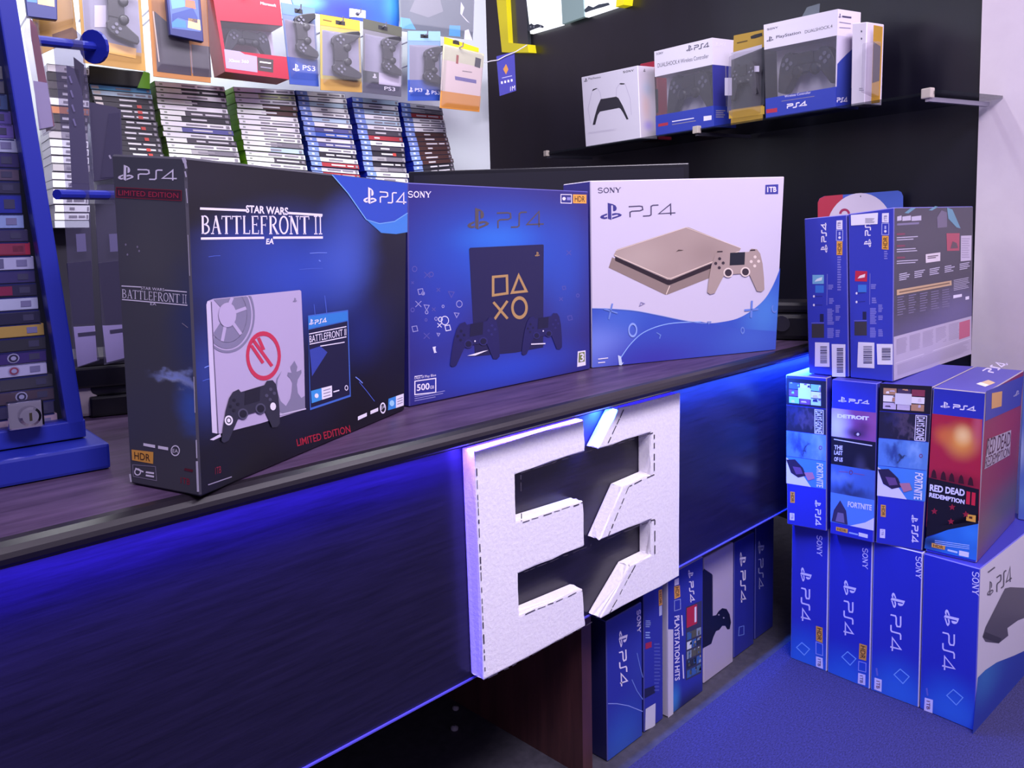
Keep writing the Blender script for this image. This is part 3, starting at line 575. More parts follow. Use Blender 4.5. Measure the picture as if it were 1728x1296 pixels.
g = lambda x, y: (1300 + x * .321, 880 + y * .321)
for k, (so, lo, p4, sq) in enumerate((((245, 68, 272, 178), (157, 238, 218, 312), (162, 345, 208, 520), (172, 668)), ((485, 135, 512, 245), (383, 305, 452, 383), (386, 412, 436, 596), (413, 718)), ((765, 178, 795, 298), (632, 370, 708, 450), (632, 485, 688, 678), (690, 812)), ((1062, 258, 1097, 384), (912, 458, 993, 545), (905, 578, 970, 778), (970, 922)))):
    r, F = S1[k]; fa = F['front']; a = Art(fa, 'logo_print', r)
    x0, y0 = g(so[0], so[1]); x1, y1 = g(so[2], so[3]); down(a, 'serif', x0, y0, x1, y1, WH, .25, t='SONY'); a.n = 'maker_print'; a.done(); a = Art(fa, 'logo_print', r)
    x0, y0 = g(lo[0], lo[1]); x1, y1 = g(lo[2], lo[3]); down(a, 'logo', x0, y0, x1, y1, WH, .25)
    x0, y0 = g(p4[0], p4[1]); x1, y1 = g(p4[2], p4[3]); down(a, 'ps4', x0, y0, x1, y1, WH, .25, 2.5)
    a.done(); a = Art(fa, 'square_print', r); cx, cy = g(*sq); s = 1 + .08 * k; outline(a, [(cx - 11 * s, cy - 2 * s), (cx + 2 * s, cy + 11 * s), (cx + 11 * s, cy + 1 * s), (cx - 2 * s, cy - 10 * s)], 1.6, M('#7fb2ee', .4)); a.done()
    if k < 2:
        q = (((240, 548), (275, 558), (275, 640), (240, 625)), ((468, 640), (508, 652), (504, 733), (465, 722)))[k]; a = Art(fa, 'hdr_badge', r, 'orange HDR badge'); T = [g(*p) for p in q]; badge_hdr(a, T[3], T[2], T[1], T[0], 0, 1); a.done()
        q = (((240, 632), (275, 645), (275, 705), (240, 695)), ((465, 735), (503, 745), (502, 792), (463, 782)))[k]; a = Art(fa, 'capacity_label', r); outline(a, [g(*p) for p in q], 1.2, M('#9fa8e8', .4))
        q = (((240, 708), (275, 718), (277, 775), (240, 762)), ((462, 795), (500, 806), (499, 862), (460, 850)))[k]; T = [g(*p) for p in q]; a.poly(T, WH); down(a, 'text', T[0][0] + 3, T[0][1] + 4, T[0][0] + 8, T[3][1] - 1, M('#3a3060', .5), .2, t='1TB', L=1); a.done()
    else:
        q = (((548, 820), (586, 832), (584, 896), (546, 882)), ((812, 925), (855, 938), (852, 1008), (808, 992)))[k - 2]; T = [g(*p) for p in q]; a = Art(fa, 'capacity_label', r); a.poly(T, WH); down(a, 'text', T[0][0] + 3, T[0][1] + 5, T[0][0] + 9, T[3][1] - 2, M('#6a2848', .5), .2, t='1TB', L=1); x, y = T[0]; a.line([(x + 3, y - 16), (x + 5, y - 3)], 3, M('#6a70c8', .5)); a.done()
r, F = S1[3]; fa = F['right']; a = Art(fa, 'console_picture', r); ck = M('#55505a', .4)
a.poly([g(*p) for p in ((1115, 605), (1130, 555), (1232, 352), (1260, 345), (1420, 352), (1430, 470), (1300, 520), (1245, 560), (1250, 600), (1200, 640), (1130, 632))], ck); a.poly([g(*p) for p in ((1115, 608), (1200, 640), (1215, 615), (1130, 580))], M('#3c3840', .4), 1)
a.poly([g(*p) for p in ((1090, 820), (1130, 780), (1190, 740), (1280, 705), (1420, 640), (1420, 1100), (1060, 1140))], blob('floor_box_wave', fa, '#2b3fa4', [(1668, 1130, 40, 70, '#3e82c4', .8), (1700, 1100, 50, 60, '#2a4aa8', .6)], .4)); a.done()
a = Art(fa, 'logo_print', r); a.logo(g(1138, 398), g(1172, 385), g(1140, 318), ck).ps4(g(1188, 372), g(1268, 310), g(1188, 292), ck, 2.2).line([g(1143, 268), g(1180, 240)], 2.4, ck); a.done()

# --- second row
Z1, Z2 = .36, .7303
XB2 = [((1328, 885), (1395, 897)), ((1401, 901), (1474, 917)), ((1478, 917), (1556, 930)), ((1562, 931.5), (1648, 951))]; XT2 = [((1326, 637.5), (1395, 643)), ((1404, 645), (1480, 652)), ((1485, 646), (1573, 651)), ((1575, 653), (1664, 659))]
L2 = ['blue console box under a picture grid at the left end of the middle row', 'blue console box with four game pictures below a white logo, second in the middle row', 'blue console box with sideways lettering, third in the middle row', 'red console box with white western lettering at the right of the stack']
S2 = []
nr2 = V((1, .03, 0)).normalized()
for k in range(4):
    bl = onz(*XB2[k][0], Z1); br = onz(*XB2[k][1], Z1); n = nr2; bl.z = br.z = Z1 + .0006
    tl = onp(*XT2[k][0], bl, n); tr = onp(*XT2[k][1], br, n); tl.z = tr.z = Z2
    m = dict(all=M('#3a389c', .42)) if k < 3 else dict(all=M('#4a46a0', .42), right=lambda F: blob('red_side_print', F, '#8a2438', [(1700, 720, 70, 60, '#a02a3c', .6), (1700, 850, 90, 70, '#5a5460', .95), (1690, 900, 60, 40, '#4a64b0', .5)], .4))
    m['front'] = M(BLU, .38)
    S2.append(carton(L2[k], 'box', [bl, br, tr, tl], n * .35, m, group='console boxes in the middle row of the stack', edge=M('#9a8f9a', .6) if k != 1 else M('#5c5ab8', .6)))


def collage(a, quad, nx, ny, cols, L=1):
    bl, br, tr, tl = map(np.array, quad); P = lambda u, v: tuple((bl * (1 - u) + br * u) * (1 - v) + (tl * (1 - u) + tr * u) * v)
    for i in range(nx):
        for j in range(ny):
            u0, u1, v0, v1 = i / nx + .012, (i + 1) / nx - .012, j / ny + .02, (j + 1) / ny - .02
            a.poly([P(u0, v0), P(u1, v0), P(u1, v1), P(u0, v1)], M(random.choice(cols), .42), L)
            for t in range(2):
                u = random.uniform(u0, u1 - .1 / nx); v = random.uniform(v0, v1 - .1 / ny); du = min(u1 - u, random.uniform(.2, .6) / nx); dv = min(v1 - v, random.uniform(.2, .7) / ny)
                a.poly([P(u, v), P(u + du, v), P(u + du * .8, v + dv), P(u + du * .1, v + dv * .8)], M(random.choice(cols), .42), L + 1)


for k in (0, 2):
    r, F = S2[k]; fa = F['front']; X = (lambda x, y: (x, y)) if k == 0 else None
    if k == 0: q = lambda u, v: (1327 + u * 67 + (v > .9) * 0, 637.5 + v * 248 + u * (6 + 6 * v))
    else: q = lambda u, v: (1485 + u * 88 - v * (7 + 10 * u), 647 + v * 270 + u * (4.5 + 8.5 * v))
    T = [0, .185, .36, .535, .72] if k == 0 else [0, .185, .36, .535, .72]
    box = lambda a, i, m: a.poly([q(0, T[i + 1]), q(1, T[i + 1]), q(1, T[i]), q(0, T[i])], m)
    a = Art(fa, 'game_picture', r); a.poly([q(0, T[1]), q(1, T[1]), q(1, T[0]), q(0, T[0])], M('#1a1626', .42)); cc = ['#c8b8cc', '#8a3a52', '#e0d2da', '#b88a6a', '#4a3a5a', '#d8a078', '#f0e8f0'] if k else ['#b8d8ea', '#7a4a9a', '#e0e6f4', '#4a5ab8', '#2a2a5a', '#d8c0e0', '#88c8d8']
    collage(a, [q(.06, T[1] * .93), q(.88, T[1] * .93), q(.88, T[1] * .14), q(.06, T[1] * .14)], 3, 3, cc); a.poly([q(.3, T[1] * .72), q(.62, T[1] * .72), q(.62, T[1] * .32), q(.3, T[1] * .32)], M('#cfe6ea' if k == 0 else '#d8d2dc', .42), 3); a.done()
    a = Art(fa, 'game_picture', r); c0 = q(.45, .27); a.poly([q(0, T[2]), q(1, T[2]), q(1, T[1] + .004), q(0, T[1] + .004)], blob('dark_game_print', fa, '#232034', [(c0[0], c0[1], 30, 22, '#5a4a62', .7), (c0[0] - 18, c0[1] - 8, 25, 25, '#2a2a56', .7), (c0[0] + 24, c0[1] + 12, 16, 14, '#7a6a7a', .6)], .42, .4, (7, 14)))
    A0 = q(.74, T[1] + .018); A1 = q(.74, T[2] - .01); A2 = q(.9, T[1] + .02); outline(a, [q(.72, T[2] - .004), q(.93, T[2] - .004), q(.93, T[1] + .012), q(.72, T[1] + .012)], 1.2, WH, 2); a.text('DAYS GONE', A0, A1, A2, WH, 2, .02); a.done()
    a = Art(fa, 'game_picture', r); c0 = q(.4, .45); a.poly([q(0, T[3]), q(1, T[3]), q(1, T[2] + .003), q(0, T[2] + .003)], blob('icy_game_print', fa, '#5a86c4', [(c0[0] - 8, c0[1] - 2, 26, 26, '#2a3a78', .9), (c0[0] + 6, c0[1] + 2, 10, 7, '#1e1c34', .9), (c0[0] + 28, c0[1], 18, 40, '#8fb4e2', .7)], .42, .35, (6, 12))); d0 = q(.86, .45); a.ring(d0[0], d0[1], 3, 3.6, 1.2, M('#7a3a6a', .5), 1, 12); a.done()
    a = Art(fa, 'game_picture', r); a.poly([q(0, T[4]), q(1, T[4]), q(1, T[3] + .003), q(0, T[3] + .003)], M('#4a86d0', .42)); a.poly([q(0, T[4]), q(.62, T[4]), q(.45, .66), q(.3, .6), q(0, .545)], WH, 1); a.poly([q(.0, .56), q(.22, .55), q(.42, .6), q(.5, .65), q(.3, .67), q(.12, .645)], M('#2e2440', .42), 2); a.poly([q(.16, .6), q(.36, .6), q(.42, .64), q(.25, .65)], M('#6a4a78', .42), 3); a.poly([q(.45, .63), q(.66, .62), q(.72, .66), q(.55, .68)], M('#b87a8a', .42), 3)
    a.text('FORTNITE', q(.76, T[3] + .018), q(.76, T[4] - .008), q(.93, T[3] + .02), WH, 3, .03); a.done()
    a = Art(fa, 'logo_print', r)
    if k == 0: down(a, 'logo', 1374.8, 844, 1385.5, 856, WH, .1); down(a, 'ps4', 1376, 859.5, 1385, 886.5, WH, .1, 1.9)
    else: down(a, 'logo', 1537.5, 872.5, 1549, 885.5, WH, .15); down(a, 'ps4', 1538.5, 889, 1549, 916, WH, .15, 2.1)
    a.done()
    a = Art(fa, 'hdr_badge', r, 'orange HDR badge')
    z = lambda x, y: (1320 + x * .1697, 690 + y * .1697)
    if k == 0: T4 = [z(80, 935), z(125, 938), z(125, 830), z(80, 825)]; W4 = [z(75, 1105), z(122, 1110), z(122, 1040), z(75, 1035)]
    else: T4 = [z(978, 1090), z(1028, 1098), z(1030, 985), z(980, 978)]; W4 = [z(970, 1285), z(1022, 1292), z(1024, 1210), z(972, 1205)]
    badge_hdr(a, *T4, 0, 1); a.done(); a = Art(fa, 'capacity_label', r); a.poly(W4, WH); x, y = W4[3]; a.text('1TB', (x + 2.5, y + 2), (x + 2.5, y + 10), (x + 6, y + 2), M('#5a5080', .5), 1); a.done()
# second box of the row
r, F = S2[1]; fa = F['front']
q = lambda u, v: (1404 + u * 76 - v * (3 + 3 * u), 645 + v * 256 + u * (7 + 9 * v))
a = Art(fa, 'logo_print', r); z1 = lambda x, y: (1310 + x * .1389, 600 + y * .1389); a.logo(z1(750, 568), z1(856, 578), z1(752, 498), WH).ps4(z1(880, 575), z1(1130, 598), z1(882, 530), WH, 1.9); a.done()
T = [.172, .36, .543, .729, .92]; y0 = q(.5, .31)
a = Art(fa, 'game_picture', r); a.poly([q(0, T[1]), q(1, T[1]), q(1, T[0]), q(0, T[0])], blob('pink_game_print', fa, '#8a4a80', [(1412, 720, 34, 60, '#d8d0ee', 1), (1445, 732, 30, 14, '#3a2440', .9), (1460, 722, 26, 16, '#5a2c52', .8), (1474, 715, 20, 60, '#a85a8e', .5)], .42)); a.text('DETROIT', z1(740, 762), z1(1125, 795), z1(742, 714), M('#f4ecf8', .45), 1, .06); e = z1(985, 965); a.ring(*e, 6, 3.5, 1.3, M('#2a1a30', .5), 1, 16).disc(e[0] + 1, e[1], 2.3, 2.6, M('#e0d2e6', .4), 1, 8); a.done()
a = Art(fa, 'game_picture', r); a.poly([q(0, T[2]), q(1, T[2]), q(1, T[1]), q(0, T[1])], blob('black_game_print', fa, '#17131f', [(1452, 790, 16, 30, '#4a4458', .7), (1464, 800, 10, 12, '#8a8494', .6)], .42)); a.line([z1(700, 1025), z1(1165, 1105)], 1.6, WH, 1)
for t, y in (('THE', 1095), ('LAST', 1160), ('OF US', 1240)): a.text(t, z1(703, y + 52), z1(806, y + 62), z1(705, y), WH, 1, .03)
a.done()
a = Art(fa, 'game_picture', r); a.poly([q(0, T[3]), q(1, T[3]), q(1, T[2]), q(0, T[2])], blob('grey_game_print', fa, '#4a6aa8', [(1436, 836, 60, 18, '#2a3050', .9), (1434, 818, 12, 14, '#23263c', .8), (1415, 805, 40, 16, '#7a9ad0', .6)], .42, .15)); a.ring(1436, 798.5, 3.2, 3.8, 1.2, M('#7a3a5a', .5), 1, 12).line([(1415, 797), (1431, 798)], 1.5, M('#7a5a8a', .5), 1).line([(1441, 800), (1459, 803)], 1.5, M('#7a5a8a', .5), 1); a.done()
a = Art(fa, 'game_picture', r); a.poly([q(0, T[4]), q(1, T[4]), q(1, T[3]), q(0, T[3])], M('#5a88cc', .42)); a.poly([q(.45, T[4]), q(1, T[4]), q(1, .84), q(.8, .88)], WH, 1); a.poly([q(.03, T[4] - .005), q(.4, T[4] - .003), q(.36, .83), q(.22, .77), q(.08, .84)], M('#3a3050', .42), 1); a.poly([q(.12, T[4] - .01), q(.33, T[4] - .01), q(.3, .85), q(.17, .85)], M('#7a6a88', .42), 2); a.text('FORTNITE', (1430.5, 856), (1471, 862.5), (1431, 846.5), WH, 2, .03); a.done()
a = Art(fa, 'hdr_badge', r, 'orange HDR badge'); zz = lambda x, y: (1310 + x * .11574, 860 + y * .11574); badge_hdr(a, zz(870, 305), zz(1040, 345), zz(1045, 285), zz(872, 250)); a.done()
a = Art(fa, 'capacity_label', r); a.poly([zz(1200, 385), zz(1332, 418), zz(1335, 365), zz(1203, 332)], WH).line([zz(1060, 335), zz(1190, 365)], 2.5, M('#9fb6ea', .4)); a.done()
# red box
r, F = S2[3]; fa = F['front']
a = Art(fa, 'picture_print', r)
a.poly([(1563, 889), (1652, 879), (1658, 708), (1573, 698)], blob('red_picture_print', fa, '#b02238', [(1622, 745, 42, 42, '#f0a040', 1), (1625, 735, 22, 24, '#ffd890', .8), (1592, 735, 26, 26, '#e88030', .6), (1610, 812, 80, 22, '#5a1420', .8), (1650, 720, 16, 60, '#d07080', .5)], .4))
a.poly([(1564, 890), (1651, 880), (1652, 826), (1567, 806)], M('#16121a', .42), 1)
a.poly([(1560, 925), (1648, 946), (1651, 884), (1600, 894), (1562, 908)], blob('blue_foot_print', fa, '#2f74c8', [(1570, 915, 40, 22, '#20304e', .9), (1640, 900, 30, 26, '#3a8ade', .7)], .4), 2)
a.poly([(1563, 906), (1600, 894), (1651, 884), (1651, 868), (1564, 880)], M('#16121a', .42), 1)
for (x, y) in ((1577, 863), (1607, 856), (1605, 880), (1630, 868)): a.poly([(x + 6 * (1 if i % 2 == 0 else .45) * math.sin(i * math.pi / 5), y - 6 * (1 if i % 2 == 0 else .45) * math.cos(i * math.pi / 5)) for i in range(10)], M('#9a2030', .45), 3)
for x in (1576, 1592, 1606, 1622, 1638): a.poly([(x - 5, 806 + (x - 1576) * .2), (x + 5, 808 + (x - 1576) * .2), (x + 3, 796 + (x - 1576) * .2), (x, 792 + (x - 1576) * .2), (x - 3, 796 + (x - 1576) * .2)], M('#3a1018', .45), 1)
a.done()
a = Art(fa, 'title_print', r, layer=4); k5 = lambda x, y: (1560 + x * .15427, 660 + y * .15427)
a.text('RED DEAD', k5(58, 1092), k5(440, 1152), k5(62, 1018), WH, 0, .04).text('REDEMPTION', k5(52, 1158), k5(438, 1240), k5(56, 1108), WH, 0, .04).text('II', k5(455, 1235), k5(555, 1255), k5(462, 1095), M('#d02438', .45), 0, .04); a.done()
a = Art(fa, 'logo_print', r); a.logo(k5(172, 182), k5(280, 192), k5(175, 112), WH).ps4(k5(312, 192), k5(560, 222), k5(315, 145), WH, 2.1); a.done()
z4 = lambda x, y: (1500 + x * .13886, 830 + y * .13886)
a = Art(fa, 'rating_badge', r, layer=3); a.poly([z4(940, 350), z4(1055, 372), z4(1058, 288), z4(945, 272)], M('#e8a83c', .45)).poly([z4(975, 322), z4(1015, 330), z4(1015, 302), z4(975, 296)], M('#5a3010', .5), 1); a.done()
a = Art(fa, 'hdr_badge', r, 'orange HDR badge', 4); badge_hdr(a, z4(520, 670), z4(680, 705), z4(690, 650), z4(522, 618)); a.poly([z4(852, 770), z4(970, 795), z4(975, 735), z4(856, 710)], WH)
for k in range(3): a.line([z4(560, 590 + k * 22), z4(980, 650 + k * 22)], 1, M('#b8cdf0', .4))
a.line([z4(715, 705), z4(835, 735)], 3, M('#c8d6f4', .4)); a.done()
fa = F['right']; a = Art(fa, 'side_print', r)
a.poly([(1662, 711), (1722, 684), (1727, 634), (1664, 660)], M('#3f3f98', .42)); a.poly([k5(730, 195), k5(840, 165), k5(848, 0), k5(735, 22)], M('#d8a055', .45), 1); a.poly([k5(652, 855), k5(932, 698), k5(945, 425), k5(688, 525)], M('#b8a8b4', .45), 1)
a.text('RED DEAD', k5(670, 710), k5(932, 590), k5(690, 520), M('#4a2028', .5), 2, .0, k5(942, 440)).text('REDEMPTION', k5(655, 845), k5(925, 695), k5(672, 720), M('#4a2028', .5), 2, .0, k5(932, 605)); a.logo(k5(965, 70), k5(1030, 40), k5(985, 5), M('#b0a8c8', .45), 1); a.done()
fa = F['top']; a = Art(fa, 'top_print', r); z2 = lambda x, y: (1518 + x * .1389, 580 + y * .1389)
a.ps4(z2(1140, 355), z2(1330, 245), z2(1000, 330), M('#cfc6e6', .4), 2); a.poly([z2(930, 490), z2(1040, 525), z2(1165, 475), z2(1080, 440)], M('#cdb08c', .5)).poly([z2(930, 490), z2(1040, 525), z2(1090, 505), z2(985, 470)], WH, 1); a.done()
# box behind the red one at the frame edge
R9, F9 = carton('light blue console box behind the red box at the right edge', 'box', [V((2.275, -.438, Z1 + .001)), V((2.275, -.555, Z1 + .001)), V((2.275, -.555, Z2)), V((2.275, -.438, Z2))], V((.2, .004, 0)), dict(all=M('#4a5cb4', .42), front=lambda F: blob('pale_blue_print', F, '#5a74c8', [(1722, 760, 14, 50, '#b4c4ea', .7), (1724, 840, 14, 30, '#6f96da', .6)], .42)), edge=M('#a9a6cc', .6))
# --- third row
NX = V((-1, -.012, 0)); P3 = V((1.9135, -.0676, 0))
XB3 = [((1365, 634), (1432.5, 640)), ((1435, 640), (1507, 643))]; XT3 = [((1357, 369), (1429, 362)), ((1431, 361), (1509, 350))]
L3 = ['blue console box at the top left of the stack, a cyan picture on its spine', 'blue and grey console box at the top right of the stack, printed back facing out']
S3 = []
for k in range(2):
    bl, br, tr, tl = inplane(P3, NX, XB3[k][0], XB3[k][1], XT3[k][1], XT3[k][0]); bl.z = br.z = Z2 + .002
    if k == 0: bk = [p + V((.5, .006, 0)) for p in (bl, br, tr, tl)]
    else:
        nn = V((.012, -1, 0)); b2 = onp(1640, 594, br, nn); t2 = onp(1642, 348, br, nn); b2.z = Z2 + .002; dvv = bl - br; bk = [b2 + dvv, b2, t2, t2 + dvv * (1)]; bk[3].z = tl.z
    m = dict(all=M('#3f3d9c', .42), front=M('#343cb0', .4))
    if k == 1: m['right'] = lambda F: blob('back_print', F, '#393444', [(1570, 560, 120, 60, '#5c5484', .9), (1620, 520, 60, 60, '#6a6294', .7), (1560, 400, 90, 60, '#443f4e', .6)], .4)
    S3.append(carton(L3[k], 'box', [bl, br, tr, tl], bk, m, group='console boxes on top of the stack', edge=M('#6a66b4', .6)))
u = lambda x, y: (1340 + x * .11574, 320 + y * .11574); tq = lambda x, y: (1360 + x * .14665, 460 + y * .14665)
for k in range(2):
    r, F = S3[k]; fa = F['front']; a = Art(fa, 'logo_print', r); O = (0, 0)
    if k == 0: a.logo(u(490, 942), u(490, 818), u(385, 948), WH).ps4(u(470, 782), u(470, 490), u(398, 786), WH, 2)
    else: a.logo(u(1125, 868), u(1125, 742), u(1013, 872), WH).ps4(u(1112, 692), u(1112, 420), u(1032, 696), WH, 2)
    a.done()
    a = Art(fa, 'capacity_label', r)
    W4 = [u(615, 588), u(705, 590), u(705, 450), u(618, 455)] if k == 0 else [u(1278, 490), u(1378, 494), u(1380, 345), u(1280, 350)]; O4 = [u(615, 758), u(708, 765), u(710, 602), u(617, 600)] if k == 0 else [u(1276, 678), u(1378, 682), u(1380, 508), u(1278, 506)]
    a.poly(W4, WH); x, y = W4[1]; a.text('1TB', (x - 3, y - 3), (x - 3, y - 13), (x - 8, y - 3), M('#4a4480', .5), 1); outline(a, O4, 1.2, M('#a8aae2', .4)); cx = sum(p[0] for p in O4) / 4; cy = sum(p[1] for p in O4) / 4; a.disc(cx, cy + 4, 2.4, 2.4, WH, 0, 8).line([(cx, cy), (cx, cy - 6)], 3, M('#a8aae2', .4)); a.done()
    a = Art(fa, 'hdr_badge', r, 'orange HDR badge'); H4 = [u(618, 978), u(702, 980), u(706, 775), u(620, 770)] if k == 0 else [u(1276, 900), u(1376, 908), u(1378, 698), u(1280, 694)]; badge_hdr(a, *H4, 0, 2); a.done()
    a = Art(fa, 'contents_print', r); lv = M('#7a78cc', .45); dx = 0 if k == 0 else 490
    t0 = [tq(75 + dx, 155), tq(205 + dx, 155), tq(205 + dx, 50), tq(75 + dx, 50)] if k == 0 else [tq(562, 130), tq(700, 135), tq(703, 15), tq(568, 8)]
    a.poly(t0, M('#7ab4d8' if k == 0 else '#c02848', .42)); cx, cy = np.mean(t0, axis=0); a.poly([(cx - 6, cy + 4), (cx + 6, cy + 2), (cx + 7, cy - 4), (cx - 2, cy - 1)], M('#dfeaf4' if k == 0 else '#f0d8e0', .42), 1)
    a.poly([tq(108 + dx, 258), tq(205 + dx, 258), tq(205 + dx, 172), tq(108 + dx, 172)], M('#3c78d2', .42))
    a.done(); a = Art(fa, 'contents_picture', r)
    for y in (298, 398): a.disc(*tq(92 + dx, y - 28 * (k == 1)), 1.8, 2.2, WH, 0, 8).line([tq(100 + dx, y - 28 * (k == 1)), tq(190 + dx, y - 36 * (k == 1))], .9, M('#28287a', .5))
    a.poly([tq(160 + dx, 590 - 20 * k), tq(203 + dx, 590 - 20 * k), tq(203 + dx, 500 - 20 * k), tq(160 + dx, 500 - 20 * k)], M('#1e1e48', .5)); a.line([tq(62 + dx, 602 - 20 * k), tq(208 + dx, 600 - 20 * k)], 1, lv); a.poly([tq(68 + dx, 768 - 20 * k), tq(208 + dx, 768 - 20 * k), tq(208 + dx, 612 - 20 * k), tq(68 + dx, 612 - 20 * k)], M('#3a3438', .5))
    a.done(); a = Art(fa, 'small_print', r)
    for (x0, ya, x1, yb) in ((255, 165, 320, 225), (265, 320, 322, 390), (245, 440, 322, 625), (245, 660, 320, 775), (340, 400, 395, 490), (340, 525, 398, 580), (340, 680, 398, 765)): a.bars(*tq(x0 + dx, ya), *tq(x1 + dx, yb), max(2, int((yb - ya) / 18)), lv, 0, .75)
    a.line([tq(245 + dx, 40), tq(240 + dx, 400)], 1, lv); x, y = u(630, 1000) if k == 0 else u(1310, 925); a.bars(x, y, x + 7, y + (60 if k == 0 else 16), 14 if k == 0 else 4, lv, 0, .6); a.done()
    for t, q4 in enumerate(([(102, 1085), (272, 1090), (268, 822), (105, 818)], [(300, 1195), (455, 1200), (455, 842), (295, 838)]) if k == 0 else ([(590, 1098), (785, 1108), (785, 828), (600, 820)], [(820, 1068), (1000, 1072), (1000, 845), (812, 842)])):
        a = Art(fa, 'barcode_label', r, 'white barcode label', 2); a.poly([tq(*p) for p in q4], M('#e8e2f0', .5)); x0 = q4[3][0] + 60; x1 = q4[2][0] - 25; y = q4[3][1] + 45
        lab = a.done(); a = Art(fa, 'barcode', r, None, 2)
        while y < q4[0][1] - 40: hh = random.choice((6, 9, 14)); a.rect(*tq(x0, y), *tq(x1, y + hh), M('#4c4666', .5), 1); y += hh + random.choice((6, 9))
        sub(a.done(), lab)
a = Art(F['front'], 'price_label', r, 'white price label', 3); a.poly([u(832, 535), u(1215, 515), u(1222, 340), u(828, 372)], M('#e8e2f0', .5)); a.bars(*u(1035, 425), *u(1190, 505), 5, M('#9a94a8', .5), 1); a.done()
fa = S3[1][1]['right']; r = S3[1][0]; v = lambda x, y: (1500 + x * .1543, 460 + y * .1543); v2 = lambda x, y: (1528 + x * .11574, 320 + y * .11574); tx = M('#b9b2c8', .5); td = M('#7a7292', .5)
a = Art(fa, 'notice_panel', r, 'pale notice panel with small print'); a.poly([v(52, 1182), v(900, 890), v(902, 468), v(50, 698)], M('#b9aec4', .5)); a.line([v(70, 990), v(890, 715)], 1, M('#d8d0de', .5), 1)
for i in range(5): x = 80 + i * 142; a.bars(*v(x, 715 - i * 40 + 10), *v(x + 118, 900 - i * 38), 12, M('#a398b0', .5), 1, .5, -.28, .15)
a.poly([v(762, 730), v(882, 690), v(885, 505), v(765, 540)], M('#c0607c', .5), 1); a.bars(*v(90, 1010), *v(880, 1130), 9, M('#a398b0', .5), 1, .4, -.34, .1); a.done()
a = Art(fa, 'back_text_print', r); a.poly([v(85, 242), v(683, 130), v(680, 78), v(85, 182)], M('#c4a27c', .5)); a.line([v(110, 208), v(660, 106)], 2, M('#7a6048', .5), 1)
for i in range(5): x = 90 + i * 122; a.bars(*v(x, 262 - i * 20), *v(x + 92, 480 - i * 22), 8, td, 0, .35, -.19, .4)
a.bars(*v(705, 75), *v(880, 200), 7, tx, 0, .35, -.2, .3)
a.poly([v(700, 275), v(795, 255), v(795, 225), v(700, 240)], WH).poly([v(835, 290), v(875, 282), v(875, 248), v(835, 256)], WH)
for i in range(5): x = 110 + i * 165; a.bars(*v(x, 8 - i * 28), *v(x + 120, 92 - i * 30), 4, tx, 0, .5, -.19, .4)
for (x, y) in ((0, 690), (0, 860), (0, 1030)): a.bars(*v2(-130 + x, y), *v2(200 + x, y + 65), 2, tx, 0, .4, -.06, .3); a.poly([v2(-130, y - 30), v2(-10, y - 36), v2(-10, y - 62), v2(-130, y - 58)], M('#7c3650', .5))
for x0, x1 in ((-125, -60), (-50, 75), (85, 225)): a.poly([v2(x0, 455), v2(x1, 445), v2(x1, 375), v2(x0, 392)], tx)
a.poly([v2(-125, 520), v2(190, 500), v2(195, 470), v2(-125, 490)], td)
a.poly([v2(290, 1060), v2(500, 1030), v2(502, 905), v2(288, 935)], M('#d8ccd4', .5)).bars(*v2(315, 960), *v2(480, 1010), 2, M('#5a4a58', .5), 1, .5, -.1); a.poly([v2(600, 885), v2(780, 880), v2(785, 628), v2(592, 630)], M('#a84258', .45)); a.poly([v2(650, 850), v2(760, 840), v2(740, 770), v2(680, 745)], M('#5a4650', .5), 1)
a.poly([v2(800, 1035), v2(955, 1020), v2(962, 660), v2(805, 665)], M('#c2b8cc', .5)); a.bars(*v2(815, 700), *v2(940, 1000), 9, M('#a89cb4', .5), 1, .4)
for p in (((-20, 340), (70, 270), (150, 265), (40, 345)), ((330, 300), (430, 240), (470, 250), (380, 305)), ((600, 260), (680, 290), (800, 560), (740, 545), (620, 420))): a.poly([v2(*c) for c in p], M('#5f8fa4', .45))
a.poly([v2(455, 400), v2(520, 300), v2(600, 330), v2(600, 540), v2(460, 555)], M('#6a6078', .45)); a.done()
# card behind the stack
nC = hor(-ray(1450, 350)); pc = onp(1450, 350, onz(1450, 600, .75) + head(60) * 0, nC); pc = CPOS + ray(1450, 350) * 2.58; Q = inplane(pc, nC, (1380, 400), (1524, 395), (1524, 321), (1380, 334))
card = thing('display_card', 'rounded red, white and blue card standing behind the top of the stack', 'card', (Q[0] + Q[1]) / 2)
rc = [(1380, 402), (1524, 397), (1524, 331), (1521, 324), (1515, 321.5), (1391, 331), (1383, 335), (1380, 342)]
MB().prism([onp(*p, pc, nC) for p in rc], -nC * .006, M('#3c58b8', .45)).build('card', card)
fC = Face(Q); a = Art(fC, 'card_print', card); a.poly([(1380, 402), (1420, 402), (1420, 328.5), (1391, 331), (1383, 335), (1380, 342)], M('#b02a44', .45)); a.poly([(1450 + 56 * math.cos(t / 20 * math.pi), 388 - 62 * math.sin(t / 20 * math.pi)) for t in range(21) if 388 - 62 * math.sin(t / 20 * math.pi) > 325.5 or 1], M('#cfc2d8', .45), 1)
a.ring(1423, 361, 9, 9, 4, M('#a02a5a', .45), 2, 20, 0, 180); a.disc(1449.5, 331.5, 1, 1.2, M('#444444', .5), 2, 8); a.done()
# ------------------------------------------------------------------ boxes under the counter
NY = V((0, -1, 0))


